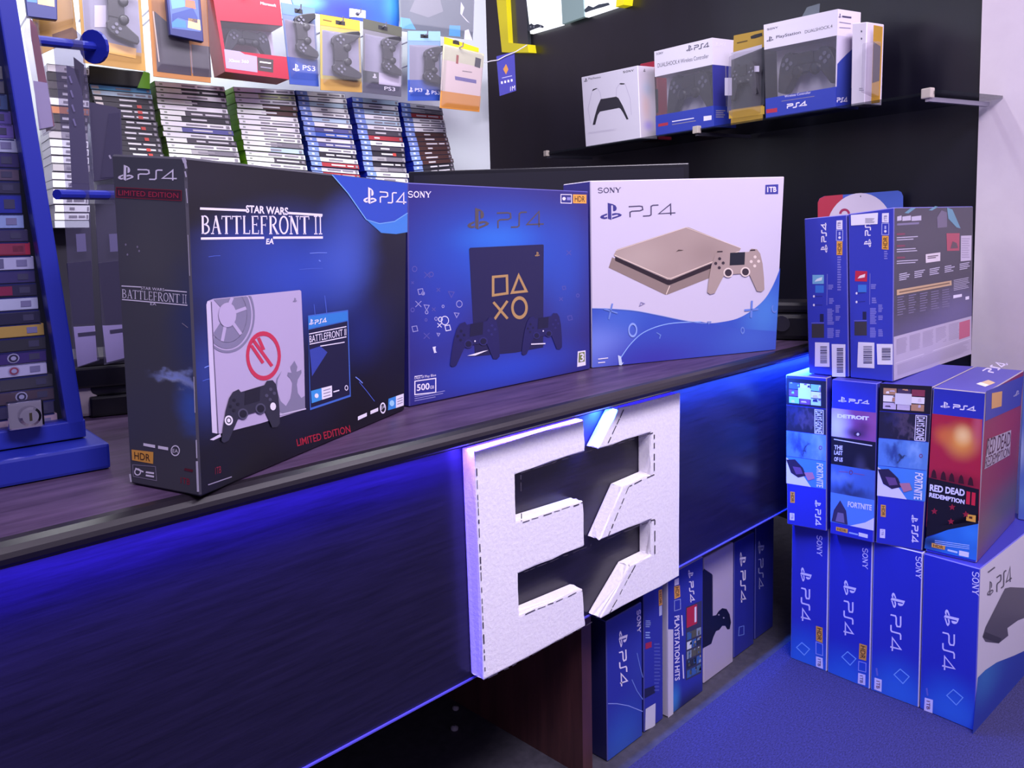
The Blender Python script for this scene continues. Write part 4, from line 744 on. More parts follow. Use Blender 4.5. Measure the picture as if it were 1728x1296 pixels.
def under(label, x0, x1, ytop0, ytop1, y, depth, mats, edge, bot=(1200, 1200)):
    P = V((0, y, 0)); a = onp(x0, bot[0], P, NY); b = onp(x1, bot[1], P, NY); a.z = b.z = .001; t = onp((x0 + x1) / 2, (ytop0 + ytop1) / 2, P, NY).z
    return carton(label, 'box', [a, b, V((b.x, b.y, t)), V((a.x, a.y, t))], V((.0, depth, 0)), mats, group='console boxes standing under the counter', edge=edge)


navy = M('#2a3296', .4); ne = M('#4a4d9a', .6)
r, F = under('deep blue console box standing nearest under the counter, beside the brown panel', 1024.5, 1084, 1047, 1016, .042, .36, dict(all=M('#1c1c4c', .42), front=lambda F: blob('under_box_print', F, '#2a3296', [(1050, 1250, 60, 90, '#2f58b0', .9), (1080, 1130, 30, 80, '#33449e', .5)], .4)), ne, (1200, 1200))
fa = F['front']; h = lambda x, y: (980 + x * .32117, 880 + y * .32117)
a = Art(fa, 'logo_print', r); a.logo(h(198, 578), h(200, 665), h(245, 562), WH).ps4(h(200, 685), h(208, 868), h(238, 672), WH, 2.2); a.done(); a = Art(fa, 'maker_print', r); a.serif('SONY', h(295, 465), h(297, 588), h(313, 458), WH); a.done(); a = Art(fa, 'swoosh_print', r)
a.line([h(143, 957), h(190, 957), h(250, 968), h(325, 998)], 1.5, M('#8a9ade', .4)).line([h(268, 830), h(295, 890), h(326, 935)], 1.5, M('#6a80cc', .4)).line([h(295, 690), h(310, 760), h(326, 820)], 1.2, M('#6a80cc', .4)); a.done()
r, F = under('blue console box with a white price sticker, second under the counter', 1087, 1119, 1000, 985, .045, .36, dict(all=M('#24267a', .42), front=M('#2c3398', .4)), ne)
fa = F['front']; a = Art(fa, 'contents_print', r); a.bars(*h(340, 520), *h(368, 560), 4, M('#8a98c8', .5)).bars(*h(340, 580), *h(366, 620), 3, M('#8aa0d8', .5)); a.poly([h(340, 672), h(372, 660), h(372, 630), h(340, 640)], M('#a02844', .45)); a.poly([h(335, 930), h(390, 900), h(390, 860), h(335, 880)], M('#1a1c40', .5)); a.bars(*h(385, 640), *h(420, 900), 14, M('#4a52a8', .5)); a.done()
a = Art(fa, 'hdr_badge', r, 'orange HDR badge'); badge_hdr(a, h(410, 445), h(428, 437), h(426, 355), h(408, 362), 0, 1); a.poly([h(412, 497), h(426, 491), h(426, 440), h(411, 446)], M('#b9bedc', .5)); a.done()
a = Art(fa, 'price_sticker', r, 'white price sticker', 2); a.poly([h(337, 1098), h(390, 1075), h(392, 953), h(340, 985)], M('#c9c6d6', .55)); a.done()
r, F = under('blue console box with white sideways lettering, a white edge at its left', 1127, 1186, 965, 945, .040, .36, dict(all=M('#c9c2d2', .45), front=lambda F: blob('hits_box_print', F, '#2c349a', [(1160, 1190, 50, 40, '#191a40', .9), (1180, 1100, 20, 60, '#2a3aa0', .5), (1137, 1180, 16, 40, '#3a8ad0', .8)], .4)), M('#b8b2ca', .6))
fa = F['front']; a = Art(fa, 'white_strip', r); a.poly([(1127, 1225), (1136, 1220), (1136, 1062), (1127, 1062)], M('#c9c2d2', .45)); a.done()
a = Art(fa, 'logo_print', r); a.logo(h(562, 255), h(565, 300), h(590, 250), WH).ps4(h(568, 315), h(575, 425), h(590, 312), WH, 1.8); a.done()
a = Art(fa, 'title_print', r); a.text('PLAYSTATION HITS', h(492, 498), h(494, 838), h(518, 492), WH, 0, .02); a.line([h(530, 492), h(535, 600)], 2, WH).line([h(535, 700), h(540, 825)], 2, WH); a.done()
a = Art(fa, 'game_picture', r); a.poly([h(552, 835), h(632, 795), h(636, 415), h(552, 450)], M('#3a3a52', .42)); a.poly([h(556, 560), h(610, 535), h(610, 432), h(556, 455)], M('#b8283c', .42), 1); a.poly([h(596, 530), h(606, 526), h(606, 445), h(596, 450)], WH, 2)
collage(a, [h(556, 830), h(632, 790), h(632, 548), h(556, 580)], 3, 5, ['#8a98a8', '#4a6a8a', '#c8a878', '#2a3038', '#d8dce0', '#5a5a48', '#3a62a0']); a.done()
a = Art(fa, 'hdr_badge', r, 'orange HDR badge'); badge_hdr(a, h(492, 408), h(523, 395), h(520, 335), h(490, 342), 0, 1); outline(a, [h(492, 470), h(524, 460), h(523, 408), h(492, 416)], 1.2, M('#8f98d0', .4)); a.poly([h(492, 338), h(515, 330), h(515, 296), h(492, 306)], WH); a.done()
r, F = under('white console box with a dark console and controller pictured, under the counter', 1187.5, 1236.5, 940, 918, .055, .34, dict(all=M('#b4a8bc', .45)), M('#c2b6c8', .6))
fa = F['front']; k6 = lambda x, y: (1160 + x * .2238, 840 + y * .2238); a = Art(fa, 'console_picture', r); bk = M('#14131c', .35)
a.poly([k6(x, y) for x, y in ((112, 560), (125, 535), (185, 575), (188, 890), (215, 885), (235, 855), (262, 832), (295, 838), (318, 880), (328, 940), (318, 990), (300, 992), (285, 965), (262, 965), (240, 995), (215, 1005), (195, 1050), (180, 1100), (125, 1130), (112, 1130))], bk); a.line([k6(187, 580), k6(188, 890)], 1, M('#4a4658', .4), 1); a.disc(*k6(235, 882), 1.5, 1.5, GRY, 1, 8).disc(*k6(272, 905), 1.5, 1.5, GRY, 1, 8); a.done()
r, F = under('dark blue console box with shadowed white letters, fifth under the counter', 1238, 1271, 915, 900, .062, .34, dict(all=M('#232880', .42), front=M('#2a2f8c', .4)), ne)
fa = F['front']; a = Art(fa, 'logo_print', r); a.logo(k6(392, 410), k6(394, 520), k6(440, 405), WH).ps4(k6(400, 550), k6(402, 790), k6(436, 545), WH, 2); outline(a, [k6(385, 1040), k6(425, 1030), k6(425, 965), k6(390, 975)], 1.2, M('#6f86d0', .4)); a.done()
r, F = under('darkest blue console box at the far end under the counter', 1273, 1303, 890, 875, .07, .34, dict(all=M('#1f2478', .42), front=M('#262b84', .4)), ne)
fa = F['front']; a = Art(fa, 'logo_print', r); a.logo(k6(530, 325), k6(532, 425), k6(578, 320), M('#9a9cc8', .45)).ps4(k6(535, 460), k6(537, 690), k6(570, 455), M('#9a9cc8', .45), 1.6); a.done()
for i, (px, py, rr) in enumerate(((769, 1197, .008), (767, 1231, .009))):
    p = onz(px, py, 0); b = MB(); b.tube([p + V((0, 0, .0005)), p + V((0, 0, rr * .5)), p + V((.001, 0, rr * .9)), p + V((.002, .001, rr * 1.1))], [rr * .9, rr, rr * .75, rr * .25], M('#9a92a0', .8), 9)
    o = b.build('pebble', smooth=True, origin=p); props(o, ('small pale crumb', 'larger pale crumb')[i] + ' on the dark floor under the counter', 'crumb')

# ------------------------------------------------------------------ wall shelf
UP = V((0, 0, 1))
FS = PR + N17 * .28
def zsh(t): return 1.4655 - (1.79 - t) * .0172
def shp(t, back, z=0.0): return FS + D17 * t - N17 * back + V((0, 0, zsh(t) + z))
glass = clear('shelf_glass', '#4a525c', .05, .2)
ta = (onp(915, 258, FS, N17) - FS).dot(D17); tb = (onp(1588, 152, FS, N17) - FS).dot(D17)
sh = thing('wall_shelf', 'long glass shelf on pale clips along the black wall', 'shelf', shp((ta + tb) / 2, .14))
MB().hexa([shp(tb, 0, -.008), shp(ta, 0, -.008), shp(ta, 0), shp(tb, 0), shp(tb, .275, -.008), shp(ta, .275, -.008), shp(ta, .275), shp(tb, .275)], glass).build('glass_panel', sh)
cream = M('#b8ada4', .5); chrome = M('#a9a6b4', .25, .6)
for q in ((923, 257), (1177, 217), (1567, 156)):
    p = onp(*q, FS, N17); t = (p - FS).dot(D17); c = shp(t, -.004, -.004)
    MB().box((-.014, -.008, -.014), (.014, .01, .013), cream, c, (D17, -N17, UP)).build('clip', sh, bevel=.003)
    MB().box((-.006, .0, -.022), (.006, .26, -.01), chrome if q[0] > 1500 else M('#3a3844', .4), c, (D17, -N17, UP)).build('bracket_arm', sh)
SF = FS - N17 * .03


def shelf_q(bl, br, tr, tl, off=0.0):
    P = SF - N17 * off; q = [onp(*c, P, N17) for c in (bl, br, tr, tl)]
    for i in (0, 1): q[i].z = zsh((q[i] - FS).dot(D17)) + .0015
    return q


def window_gamepad(face, root, pts, name, label, mat, thick=.03, inset=.004, group=None):
    """a gamepad modelled as a solid, lying in the plane of a face; pts = lower left, lower right, upper left pixel"""
    ll, lr, ul = map(np.array, pts); P = lambda x, y, o=0.0: face.P(*face.uv(*(ll + (lr - ll) * x + (ul - ll) * y)), o)
    g = thing(name, label, 'game controller', P(.5, 0, -inset), group)
    MB().prism([P(x, y, -inset) for x, y in PAD], -face.n * thick, mat).build('shell', g, bevel=.0025)
    dkm = M('#17161c', .35)
    b = MB(); b.prism([P(x, y, -inset + .003) for x, y in ((.37, .62), (.63, .62), (.63, .9), (.37, .9))], -face.n * .004, dkm); b.build('touch_pad', g)
    for x in (.35, .65):
        c = P(x, .46); w_ = (P(x + .085, .46) - c).length; MB().tube([P(x, .46, -inset), P(x, .46, -inset + .006), P(x, .46, -inset + .007)], [w_, w_ * .95, w_ * .5], dkm, 12).build('thumb_stick', g, smooth=True)
    lt_ = M('#6a6878', .4)
    for cx in (.19, .81):
        for dx, dy in ((0, .1), (0, -.1), (.065, 0), (-.065, 0)):
            c = P(cx + dx, .68 + dy); w_ = (P(.028, 0) - P(0, 0)).length; MB().tube([P(cx + dx, .68 + dy, -inset), P(cx + dx, .68 + dy, -inset + .003)], w_, lt_, 8).build('button', g)
    return g


dvb = -N17
# white controller box
f = shelf_q((988.6, 242.3), (1081, 226), (1076, 110.5), (981, 130.5))
r, F = carton('small white controller box with a dark trigger outline, leftmost on the glass shelf', 'box', f, dvb * .085, dict(all=M('#d6cee0', .42), top=M('#3c3c9c', .42), right=lambda F: blob('rainbow_side', F, '#d2c6d6', [(1090, 180, 12, 40, '#e0b8b4', .6), (1092, 150, 14, 20, '#b8c4e0', .6), (1095, 212, 14, 14, '#a894e0', .8)], .4)), edge=M('#e4dcec', .5))
e = lambda x, y: (960 + x * .1736, 80 + y * .1736); fa = F['front']; dk = M('#2a2833', .4)
a = Art(fa, 'controller_picture', r); a.poly([e(x, y) for x, y in ((318, 505), (345, 502), (468, 482), (490, 495), (530, 570), (560, 640), (585, 700), (568, 706), (535, 640), (510, 600), (495, 592), (310, 628), (288, 660), (262, 755), (236, 758), (255, 680), (285, 580))], dk)
a.poly([e(230, 430), e(240, 408), e(275, 398), e(285, 402), e(262, 412)], dk).poly([e(497, 358), e(510, 348), e(550, 352), e(545, 362), e(515, 364)], dk); s2 = M('#c2b8d0', .45)
a.line([e(285, 402), e(310, 440), e(322, 500)], 1, s2).line([e(497, 360), e(472, 400), e(468, 480)], 1, s2).line([e(228, 440), e(190, 600), e(215, 740)], 1, s2).line([e(552, 355), e(600, 500), e(612, 660)], 1, s2); a.done()
a = Art(fa, 'logo_print', r); a.logo(e(148, 340), e(185, 335), e(150, 302), dk).text('PlayStation', e(195, 320), e(318, 303), e(195, 295), dk);a.done(); a = Art(fa, 'maker_print', r); a.serif('SONY', e(530, 250), e(635, 232), e(530, 232), dk); a.done(); a = Art(fa, 'small_print', r); a.bars(*e(190, 830), *e(480, 850), 3, s2, 0, .35, -.14); a.done()
a = Art(F['right'], 'logo_print', r); a.logo(e(722, 235), e(745, 240), e(722, 205), dk); a.done()
# red box behind
f = shelf_q((1083, 222), (1111, 216), (1108, 102), (1080, 108), .1)
r, F = carton('red box mostly hidden behind the small white controller box', 'box', f, dvb * .07, dict(all=M('#a01f38', .42))); fa = F['front']
a = Art(fa, 'dark_band', r); a.poly([(1083, 195), (1111, 190), (1110, 150), (1082, 155)], M('#221a24', .42)); a.line([(1081, 118), (1109, 113)], 2, M('#d8a0b0', .45)); a.done()


def window_box(label, f, depth, head_h, foot_h, side_mat, L):
    """retail box with a clear window between a white header and a blue footer: corners are solid card, window is see-through"""
    bl, br, tr, tl = f; bk = dvb * depth; loc = (bl + br + bk * .5 * 2) / 2; r = thing('controller_box', label, 'box', loc, 'window boxes with controllers'); P = lambda u, v: (bl * (1 - u) + br * u) * (1 - v) + (tl * (1 - u) + tr * u) * v
    white = M('#dcd3e4', .42); blue = M('#2c3ca8', .4); b = MB()
    b.hexa([P(0, head_h), P(1, head_h), tr, tl, P(0, head_h) + bk, P(1, head_h) + bk, tr + bk, tl + bk], white); b.build('header', r)
    b = MB(); b.hexa([bl, br, P(1, foot_h), P(0, foot_h), bl + bk, br + bk, P(1, foot_h) + bk, P(0, foot_h) + bk], blue); b.build('footer', r)
    b = MB(); b.hexa([P(0, foot_h) + bk * .56, P(1, foot_h) + bk * .56, P(1, head_h) + bk * .56, P(0, head_h) + bk * .56, P(0, foot_h) + bk * .6, P(1, foot_h) + bk * .6, P(1, head_h) + bk * .6, P(0, head_h) + bk * .6], M('#cfc7d2', .5)); b.build('back_card', r)
    e_ = (br - bl).normalized() * .0025; b = MB(); b.hexa([P(1, foot_h) - e_, P(1, foot_h), P(1, head_h), P(1, head_h) - e_, P(1, foot_h) - e_ + bk, P(1, foot_h) + bk, P(1, head_h) + bk, P(1, head_h) - e_ + bk], side_mat); b.build('side_card', r)
    b = MB(); b.hexa([P(.0, foot_h), P(.995, foot_h), P(.995, head_h), P(.0, head_h), P(.0, foot_h) + bk * .02, P(.995, foot_h) + bk * .02, P(.995, head_h) + bk * .02, P(.0, head_h) + bk * .02], glass_w); b.build('clear_window', r)
    F = Face(f); S = Face([br, br + bk, tr + bk, tr]); return r, F, S


glass_w = clear('window_film', '#c9c6d2', .05, .1); padm = M('#24232b', .4); mk = M('#4a4460', .45)
f = shelf_q((1107, 220), (1205, 206), (1201.7, 63.5), (1104, 87)); r, F, S = window_box('controller box with blue side beside the small white box on the shelf', f, .105, .70, .24, M('#33348c', .42), 0)
a = Art(F, 'logo_print', r); a.serif('SONY', (1107, 93), (1120, 90.5), (1107, 89.5), mk); a.n = 'maker_print'; a.done(); a = Art(F, 'logo_print', r); a.logo((1159, 87.5), (1170, 85), (1159, 77), mk).ps4((1172, 84.5), (1197, 79), (1172, 76.5), mk, 1.5); a.done(); a = Art(F, 'title_print', r); a.text('DUALSHOCK.4 Wireless Controller', (1110, 114), (1196, 97.5), (1110, 107), mk); a.done()
a = Art(F, 'footer_print', r); a.poly([(1111, 214), (1128, 211), (1128, 206), (1111, 209)], M('#a82c44', .45)); a.line([(1135, 205), (1172, 199)], 1.6, WH).line([(1135, 210), (1175, 203.5)], 1.4, GRY); a.poly([(1188, 204), (1201, 202), (1201, 194.5), (1188, 196)], WH); a.done()
a = Art(S, 'side_logo', r); a.logo((1206, 79), (1213, 79), (1206, 71), WH).ps4((1214, 79), (1225, 78), (1214, 73), WH, 1.2); a.bars(1208, 186, 1226, 200, 4, GRY); a.done()
window_gamepad(F, r, ((1119, 196), (1196, 180), (1117, 128)), 'game_controller', 'black game controller inside the blue-sided window box on the shelf', padm, .03, .02, 'boxed controllers on the shelf')
f = shelf_q((1292.4, 193), (1410, 175), (1414, 15), (1288.7, 42)); r, F, S = window_box('tall white window box with a controller, largest on the shelf', f, .1, .735, .215, M('#c9c0d4', .42), 0)
v3 = lambda x, y: (1200 + x * .1736, y * .1736)
a = Art(F, 'logo_print', r); a.serif('SONY', v3(543, 300), v3(658, 275), v3(543, 282), mk); a.n = 'maker_print'; a.done(); a = Art(F, 'logo_print', r); a.logo(v3(540, 418), v3(612, 405), v3(542, 365), mk).text('PlayStation', v3(638, 392), v3(882, 340), v3(638, 352), mk, 0, .01); a.done(); a = Art(F, 'title_print', r); a.text('DUALSHOCK.4', v3(922, 332), v3(1182, 275), v3(922, 300), mk); a.done()
a = Art(F, 'footer_print', r); a.poly([v3(538, 1105), v3(648, 1090), v3(648, 1052), v3(536, 1068)], M('#b02c48', .45)); a.text('Wireless Controller', v3(722, 955), v3(978, 915), v3(722, 932), WH).line([v3(692, 990), v3(1012, 940)], 1, GRY).ps4(v3(745, 1058), v3(940, 1028), v3(745, 1018), WH, 2); a.done()
a = Art(S, 'side_print', r); a.poly([(1411, 172), (1435, 170), (1438, 83), (1430, 90), (1418, 102), (1413, 108)], M('#33429c', .42)); a.logo(v3(1238, 175), v3(1262, 176), v3(1240, 130), mk, 1).line([v3(1272, 160), v3(1362, 172)], 3, mk, 1).line([v3(1245, 215), v3(1358, 232)], 1.5, GRY, 1).line([v3(1245, 268), v3(1355, 275)], 1.5, GRY, 1).ps4(v3(1222, 995), v3(1325, 990), v3(1222, 952), WH, 1.6, 1); a.done()
window_gamepad(F, r, ((1306, 160), (1408, 140), (1302, 92)), 'game_controller', 'black game controller inside the largest white window box on the shelf', padm, .03, .02, 'boxed controllers on the shelf')
# yellow blister pack
clr = clear('blister_plastic', '#d6d2de', .07, .12)


def blister(label, q, card_m, group='hanging packs', name='blister_pack', depth=.035, bub=(.06, .08, .94, .8), tab=True, n=None, cat='pack', back=None):
    """hang-sell pack: card board with a tabbed top, clear moulded bubble in front; q = bl br tr tl world corners"""
    F = Face(q); bl, br, tr, tl = F.p; r = thing(name, label, cat, (bl + br) / 2, group)
    b = MB(); b.hexa([p for p in F.p] + [p - F.n * .003 for p in F.p], card_m); b.build('card', r, bevel=.001)
    u0, v0, u1, v1 = bub; B = MB(); k = .05; ring0 = [F.P(u0, v0, .0006), F.P(u1, v0, .0006), F.P(u1, v1, .0006), F.P(u0, v1, .0006)]; ring1 = [F.P(u0 + k, v0 + k, depth), F.P(u1 - k, v0 + k, depth), F.P(u1 - k, v1 - k, depth), F.P(u0 + k, v1 - k, depth)]
    for i in range(4): B.face([ring0[i], ring0[(i + 1) % 4], ring1[(i + 1) % 4], ring1[i]], clr)
    B.face(ring1, clr); B.build('clear_bubble', r, bevel=.004)
    return r, F


f = shelf_q((1233, 200), (1287, 192), (1290, 49.5), (1238, 60), .02); r, F = blister('yellow blister pack with a dark controller between two window boxes on the shelf', f, M('#a8842c', .45), None)
a = Art(F, 'card_print', r); a.poly([(1230, 200), (1290, 192), (1290, 178), (1230, 186)], M('#c9a03c', .45)); a.poly([(1234, 184), (1290, 176), (1290, 78), (1234, 92)], M('#2c2c36', .45)); a.poly([(1234, 100), (1286, 80), (1286, 74), (1234, 88)], M('#b8b0c4', .45), 1); a.poly([(1267, 61), (1274, 58), (1286, 55), (1287, 60), (1275, 64), (1268, 65)], INKM := M('#1a1720', .5), 1); a.line([(1244, 72), (1262, 68)], 2, M('#5a4418', .5), 1); a.done()
window_gamepad(F, r, ((1240, 170), (1284, 160), (1240, 108)), 'game_controller', 'dark game controller inside the yellow blister pack on the shelf', padm, .015, -.02, None)
a = Art(F, 'cable_tie', r, 'white cable wrap', 70); a.rect(1230.5, 130, 1243, 160, M('#b9b0c8', .45)); a.rect(1281, 110, 1289, 120, M('#b9b0c8', .45)); a.done()
f = shelf_q((1436, 171), (1459, 168), (1463, 37), (1438, 39.5), .02)
r, F = carton('slim plain white box beside the largest window box', 'box', f, dvb * .075, dict(all=M('#d2c8d8', .42)), edge=M('#e0d8e6', .5)); a = Art(F['front'], 'small_print', r); a.disc(1454, 54, 1.2, 2, mk).disc(1454, 67, 1.2, 2, mk); a.bars(1450, 150, 1458, 156, 2, GRY); a.done()
f = shelf_q((1470, 168), (1484, 166.5), (1489, 45), (1474, 42), .03)
r, F = blister('yellow pack seen edge on at the right end of the shelf row', f, M('#c08c20', .45), None, depth=.05); a = Art(F, 'dark_insert', r); a.poly([(1472, 142), (1484, 138), (1486, 80), (1474, 72)], M('#4a3a40', .45)); a.done()
tabq = onp(1366, 20, SF - N17 * .05, N17); MB2 = MB(); t0 = shelf_q((1349, 36), (1381, 30), (1383, 6), (1362, 12), .06); t0[0].z = onp(1349, 36, SF - N17 * .06, N17).z; t0[1].z = onp(1381, 30, SF - N17 * .06, N17).z
o = MB().hexa(t0 + [p - N17 * .002 for p in t0], clear('hang_tab_plastic', '#8a94a0', .3, .1)).build('hang_tab', bpy.data.objects['controller_box.001'])

# ------------------------------------------------------------------ lit display with yellow frame on the black wall
YF = M('#f2e21c', .4, emit=.35); NW = PR + N17 * .012
def wq(pts, o=0.0): return [onp(*p, PR + N17 * o, N17) for p in pts]
nz = thing('lit_display', 'bright lit display cut into the black wall with a yellow frame', 'display', wq([(940, 60)])[0])
def slab(name, pts, o, m, th=.02): return MB().prism(wq(pts, o), -N17 * th, m).build(name, nz)
slab('frame', [(830, -40), (838, 0), (847, 88), (858, 72), (854, 0), (848, -40)], .05, YF, .06); slab('frame', [(847, 88), (892, 88.5), (890, 75), (858, 72)], .05, YF, .06); slab('frame', [(1039, 12), (1052, 8), (1058, -40), (1044, -40)], .05, YF, .06)
slab('dark_glass_panel', [(858, 72), (891, 75), (886, -40), (848, -40)], .02, M('#43464f', .15)); 
lit = M('#f4f6ff', .5, emit=1.5); dim = M('#8fa8a8', .2, emit=.35)
slab('lit_panel', [(895, 57), (947, 42), (943, -40), (884, -40)], .03, lit); slab('dim_panel', [(949, 41), (986, 28), (982, -40), (945, -40)], .035, dim); slab('lit_panel', [(988, 29), (1039, 12), (1044, -40), (984, -40)], .03, lit)
FW = Face(wq([(830, 90), (1060, 90), (1060, -40), (830, -40)], .031))
a = Art(FW, 'controller_print', nz); dg = M('#4a5560', .5)
a.poly([(903, 50), (905, 42), (910, 39), (915, 42), (921, 40), (929, 42), (933, 44), (932, 47), (925, 46), (918, 48), (910, 51), (905, 53)], dg); 
for x, y in ((909, 45), (915, 45), (927, 44)): a.disc(x, y, 1.4, 1.4, M('#c8d4dc', .4), 1, 8)
a.done(); a = Art(FW, 'controller_print', nz); a.poly([(998, 17), (1005, 9), (1012, 12), (1020, 7), (1034, 4), (1036, 8), (1026, 12), (1016, 15), (1008, 18), (1001, 21)], dg); a.done()

# ------------------------------------------------------------------ game rack: back panel, board, columns of cases, hanging packs
RK = thing('game_rack', 'bright white rack panel behind the columns of games', 'rack', D0 - N98 * .28 + V((0, 0, 0)))
rackw = M('#c4c8ce', .5); PB = D0 - N98 * .30
tr_ = onp(820, 60, PB, N98); br_ = onp(828, 292, PB, N98); left = PB - E98 * 2.2; zr0 = 1.2; rq = [V((left.x, left.y, zr0)), V((br_.x, br_.y, zr0)), V((tr_.x, tr_.y, 2.35)), V((left.x, left.y, 2.35))]
b = MB(); b.hexa(rq + [p - N98 * .03 for p in rq], rackw); b.build('back_panel', RK)
b = MB(); lq = [V((left.x, left.y, 0)) + N98 * .22, V((br_.x, br_.y, 0)) + N98 * .22, V((br_.x, br_.y, zr0)) + N98 * .22, V((left.x, left.y, zr0)) + N98 * .22]; b.hexa(lq + [p - N98 * .25 for p in lq], M('#1d1b2b', .45)); b.build('base_cabinet', RK)
plate = {'w': '#f6f4f6', 'k': '#2b2830', 'd': '#4c4650', 'b': '#3c5ec0', 'c': '#5aa6d2', 'r': '#a8343c', 'n': '#4a2c28', 'g': '#a9a4a8', 'o': '#c07a50', 'p': '#5a5a98', 'l': '#b9cfe0', 'y': '#cdd0a0'}


def column(nm, tl, tr, bl, br, seq, band, side, off=0.0):
    """a leaning column of game cases; each letter of seq is one case, top to bottom"""
    P = D0 + N98 * off; q = [onp(*c, P, N98) for c in (bl, br, tr, tl)]; n = len(seq); zt = (q[3].z + q[2].z) / 2; zb = (q[0].z + q[1].z) / 2; back = -N98 * .15
    LP = lambda v: (q[0] * (1 - v) + q[3] * v, q[1] * (1 - v) + q[2] * v)
    for i, ch in enumerate(seq):
        v1 = 1 - i / n; v0 = 1 - (i + 1) / n + .0; a0, b0 = LP(v0); a1, b1 = LP(v1 - .06 / n)
        j = random.uniform(-.003, .003); d = E98 * j + N98 * random.uniform(-.004, .004)
        f = [a0 + d, b0 + d, b1 + d, a1 + d]; F = Face(f); m = MB(); sidem = M(side, .35); m.hexa(f + [p + back for p in f], sidem)
        lay = .0006; R = lambda u0, v_0, u1, v_1, c, k=1: m.face([F.P(u0, v_0, lay * k), F.P(u1, v_0, lay * k), F.P(u1, v_1, lay * k), F.P(u0, v_1, lay * k)], M(c, .4))
        R(0, 0, 1, 1, '#24222c', .5); R(.005, .08, .995, .93, plate[ch])  # dark plate under the label paints in the shade of the gaps between cases
        if band == 'w' and ch != 'w': R(.005, .08, random.uniform(.22, .5), .93, '#eceee6', 2); R(.06, .35, .1, .65, '#8a9484', 3)
        if band == 'w' and ch == 'w': R(.06, .35, .1, .65, '#a9b0a4', 3)
        if band == 'b': R(.005, .08, .22, .93, '#7f98dc', 2); R(.08, .3, .13, .72, '#dfe6f6', 3)
        if band == 'k': R(.02, .2, .14, .8, '#cfc6c0', 2)
        tcol = '#d8d4d8' if ch in 'kdrnbp' else '#8f8a92'; u = .34 + .1 * random.random(); wd = random.uniform(.1, .3)
        R(u, .34, u + wd, .66, tcol, 3)
        if random.random() < .5: R(min(.8, u + wd + .04), .36, .88, .66, tcol, 3)
        if ch == 'g': R(.55, .08, .95, .93, '#77727c', 2)
        R(.92, .25, .97, .75, '#8d8890', 4)
        if ch == 'k' and random.random() < .3: R(.7, .2, .78, .8, '#c0443c', 4)
        o = m.build('game_case', origin=(f[0] + f[1]) / 2)
        cn = {'w': 'white', 'k': 'black', 'd': 'dark grey', 'b': 'blue', 'c': 'sky blue', 'r': 'red', 'n': 'brown', 'g': 'grey', 'o': 'orange', 'p': 'violet', 'l': 'pale blue', 'y': 'pale green'}[ch]
        w_ = ('top', 'second', 'third', 'fourth', 'fifth', 'sixth', 'seventh', 'eighth', 'ninth', 'tenth', 'eleventh', 'twelfth', 'thirteenth', 'fourteenth', 'fifteenth', 'sixteenth', 'seventeenth', 'eighteenth', 'nineteenth')
        props(o, '%s game case, %s from the top of the %s' % (cn, w_[i], nm), 'game case', 'game cases in the ' + nm)
    z = min(q[0].z, q[1].z); lo = (q[0] + q[1]) / 2
    e0, e1 = q[0].copy(), q[1].copy(); b = MB(); lo4 = [e0 + V((0, 0, -.02)), e1 + V((0, 0, -.02)), e1 + V((0, 0, -.001)), e0 + V((0, 0, -.001))]; b.hexa(lo4 + [p + back * 1.9 for p in lo4], rackw); b.build('shelf_board', RK)


column('column by the tower', (78, 106), (150, 114), (92, 372), (150, 372), 'wkdkwokdgwwwgwwwwwwwwww'[:19], '', '#e6e4ea', .02)
column('black-edged column', (150, 141), (254, 150), (186, 262), (276, 268), 'clkkkkkkkkkkkkk'[:13], 'k', '#26232c')
column('green column under the orange pack', (258, 136), (376, 146), (287, 276), (407, 284), 'wkwdwdkwpwdwgwww'[:15], 'w', '#7cb41c')
column('green column under the red box', (393, 146), (496, 152), (419, 288), (520, 297), 'wywnnwwwwwglwdww'[:16], 'w', '#7cb41c')
column('left column of blue-edged cases', (499, 152), (582, 158), (528, 296), (609, 303), 'wwlwwlwpbwpwkwrwrw'[:17], 'b', '#1c2fb4')
column('middle column of blue-edged cases', (592, 163), (670, 170), (620, 306), (690, 309), 'lwlwlwdrwdkgkgww'[:16], 'b', '#1c2fb4')
column('right column of blue-edged cases', (674, 172), (744, 180), (704, 312), (771, 303), 'wgrwwwnnnnnnnkkww', 'b', '#1c2fb4')
# dark long case lying on top of the second column
q = [onp(*c, D0 + N98 * .01, N98) for c in ((150, 140), (252, 149), (252, 122), (150, 110))]
o = MB().hexa(q + [p - N98 * .14 for p in q], M('#23262a', .3)).build('flat_pack', origin=(q[0] + q[1]) / 2, bevel=.003); props(o, 'long dark green-tipped case lying on the dark column of games', 'case')
qq = [onp(*c, D0 + N98 * .014, N98) for c in ((232, 148), (253, 150), (253, 124), (243, 120))]; oo = MB().hexa(qq + [p - N98 * .10 for p in qq], M('#6cb02a', .4)).build('green_tip', None); oo.parent = o; oo.location = -o.location


def hq(off, *c): return [onp(*p, D0 + N98 * off, N98) for p in c]


def hook(q, off, what='hanging pack'):
    t = (q[2] + q[3]) / 2; p = t + V((0, 0, -.014)); L_ = .30 + off
    b = MB(); b.tube([p - N98 * (L_ - .004), p + N98 * .02, p + N98 * .024 + V((0, 0, .012))], .0028, chrome, 8); o = b.build('peg_hook', origin=p); props(o, 'thin metal peg hook carrying the ' + what, 'hook', 'peg hooks on the rack panel')


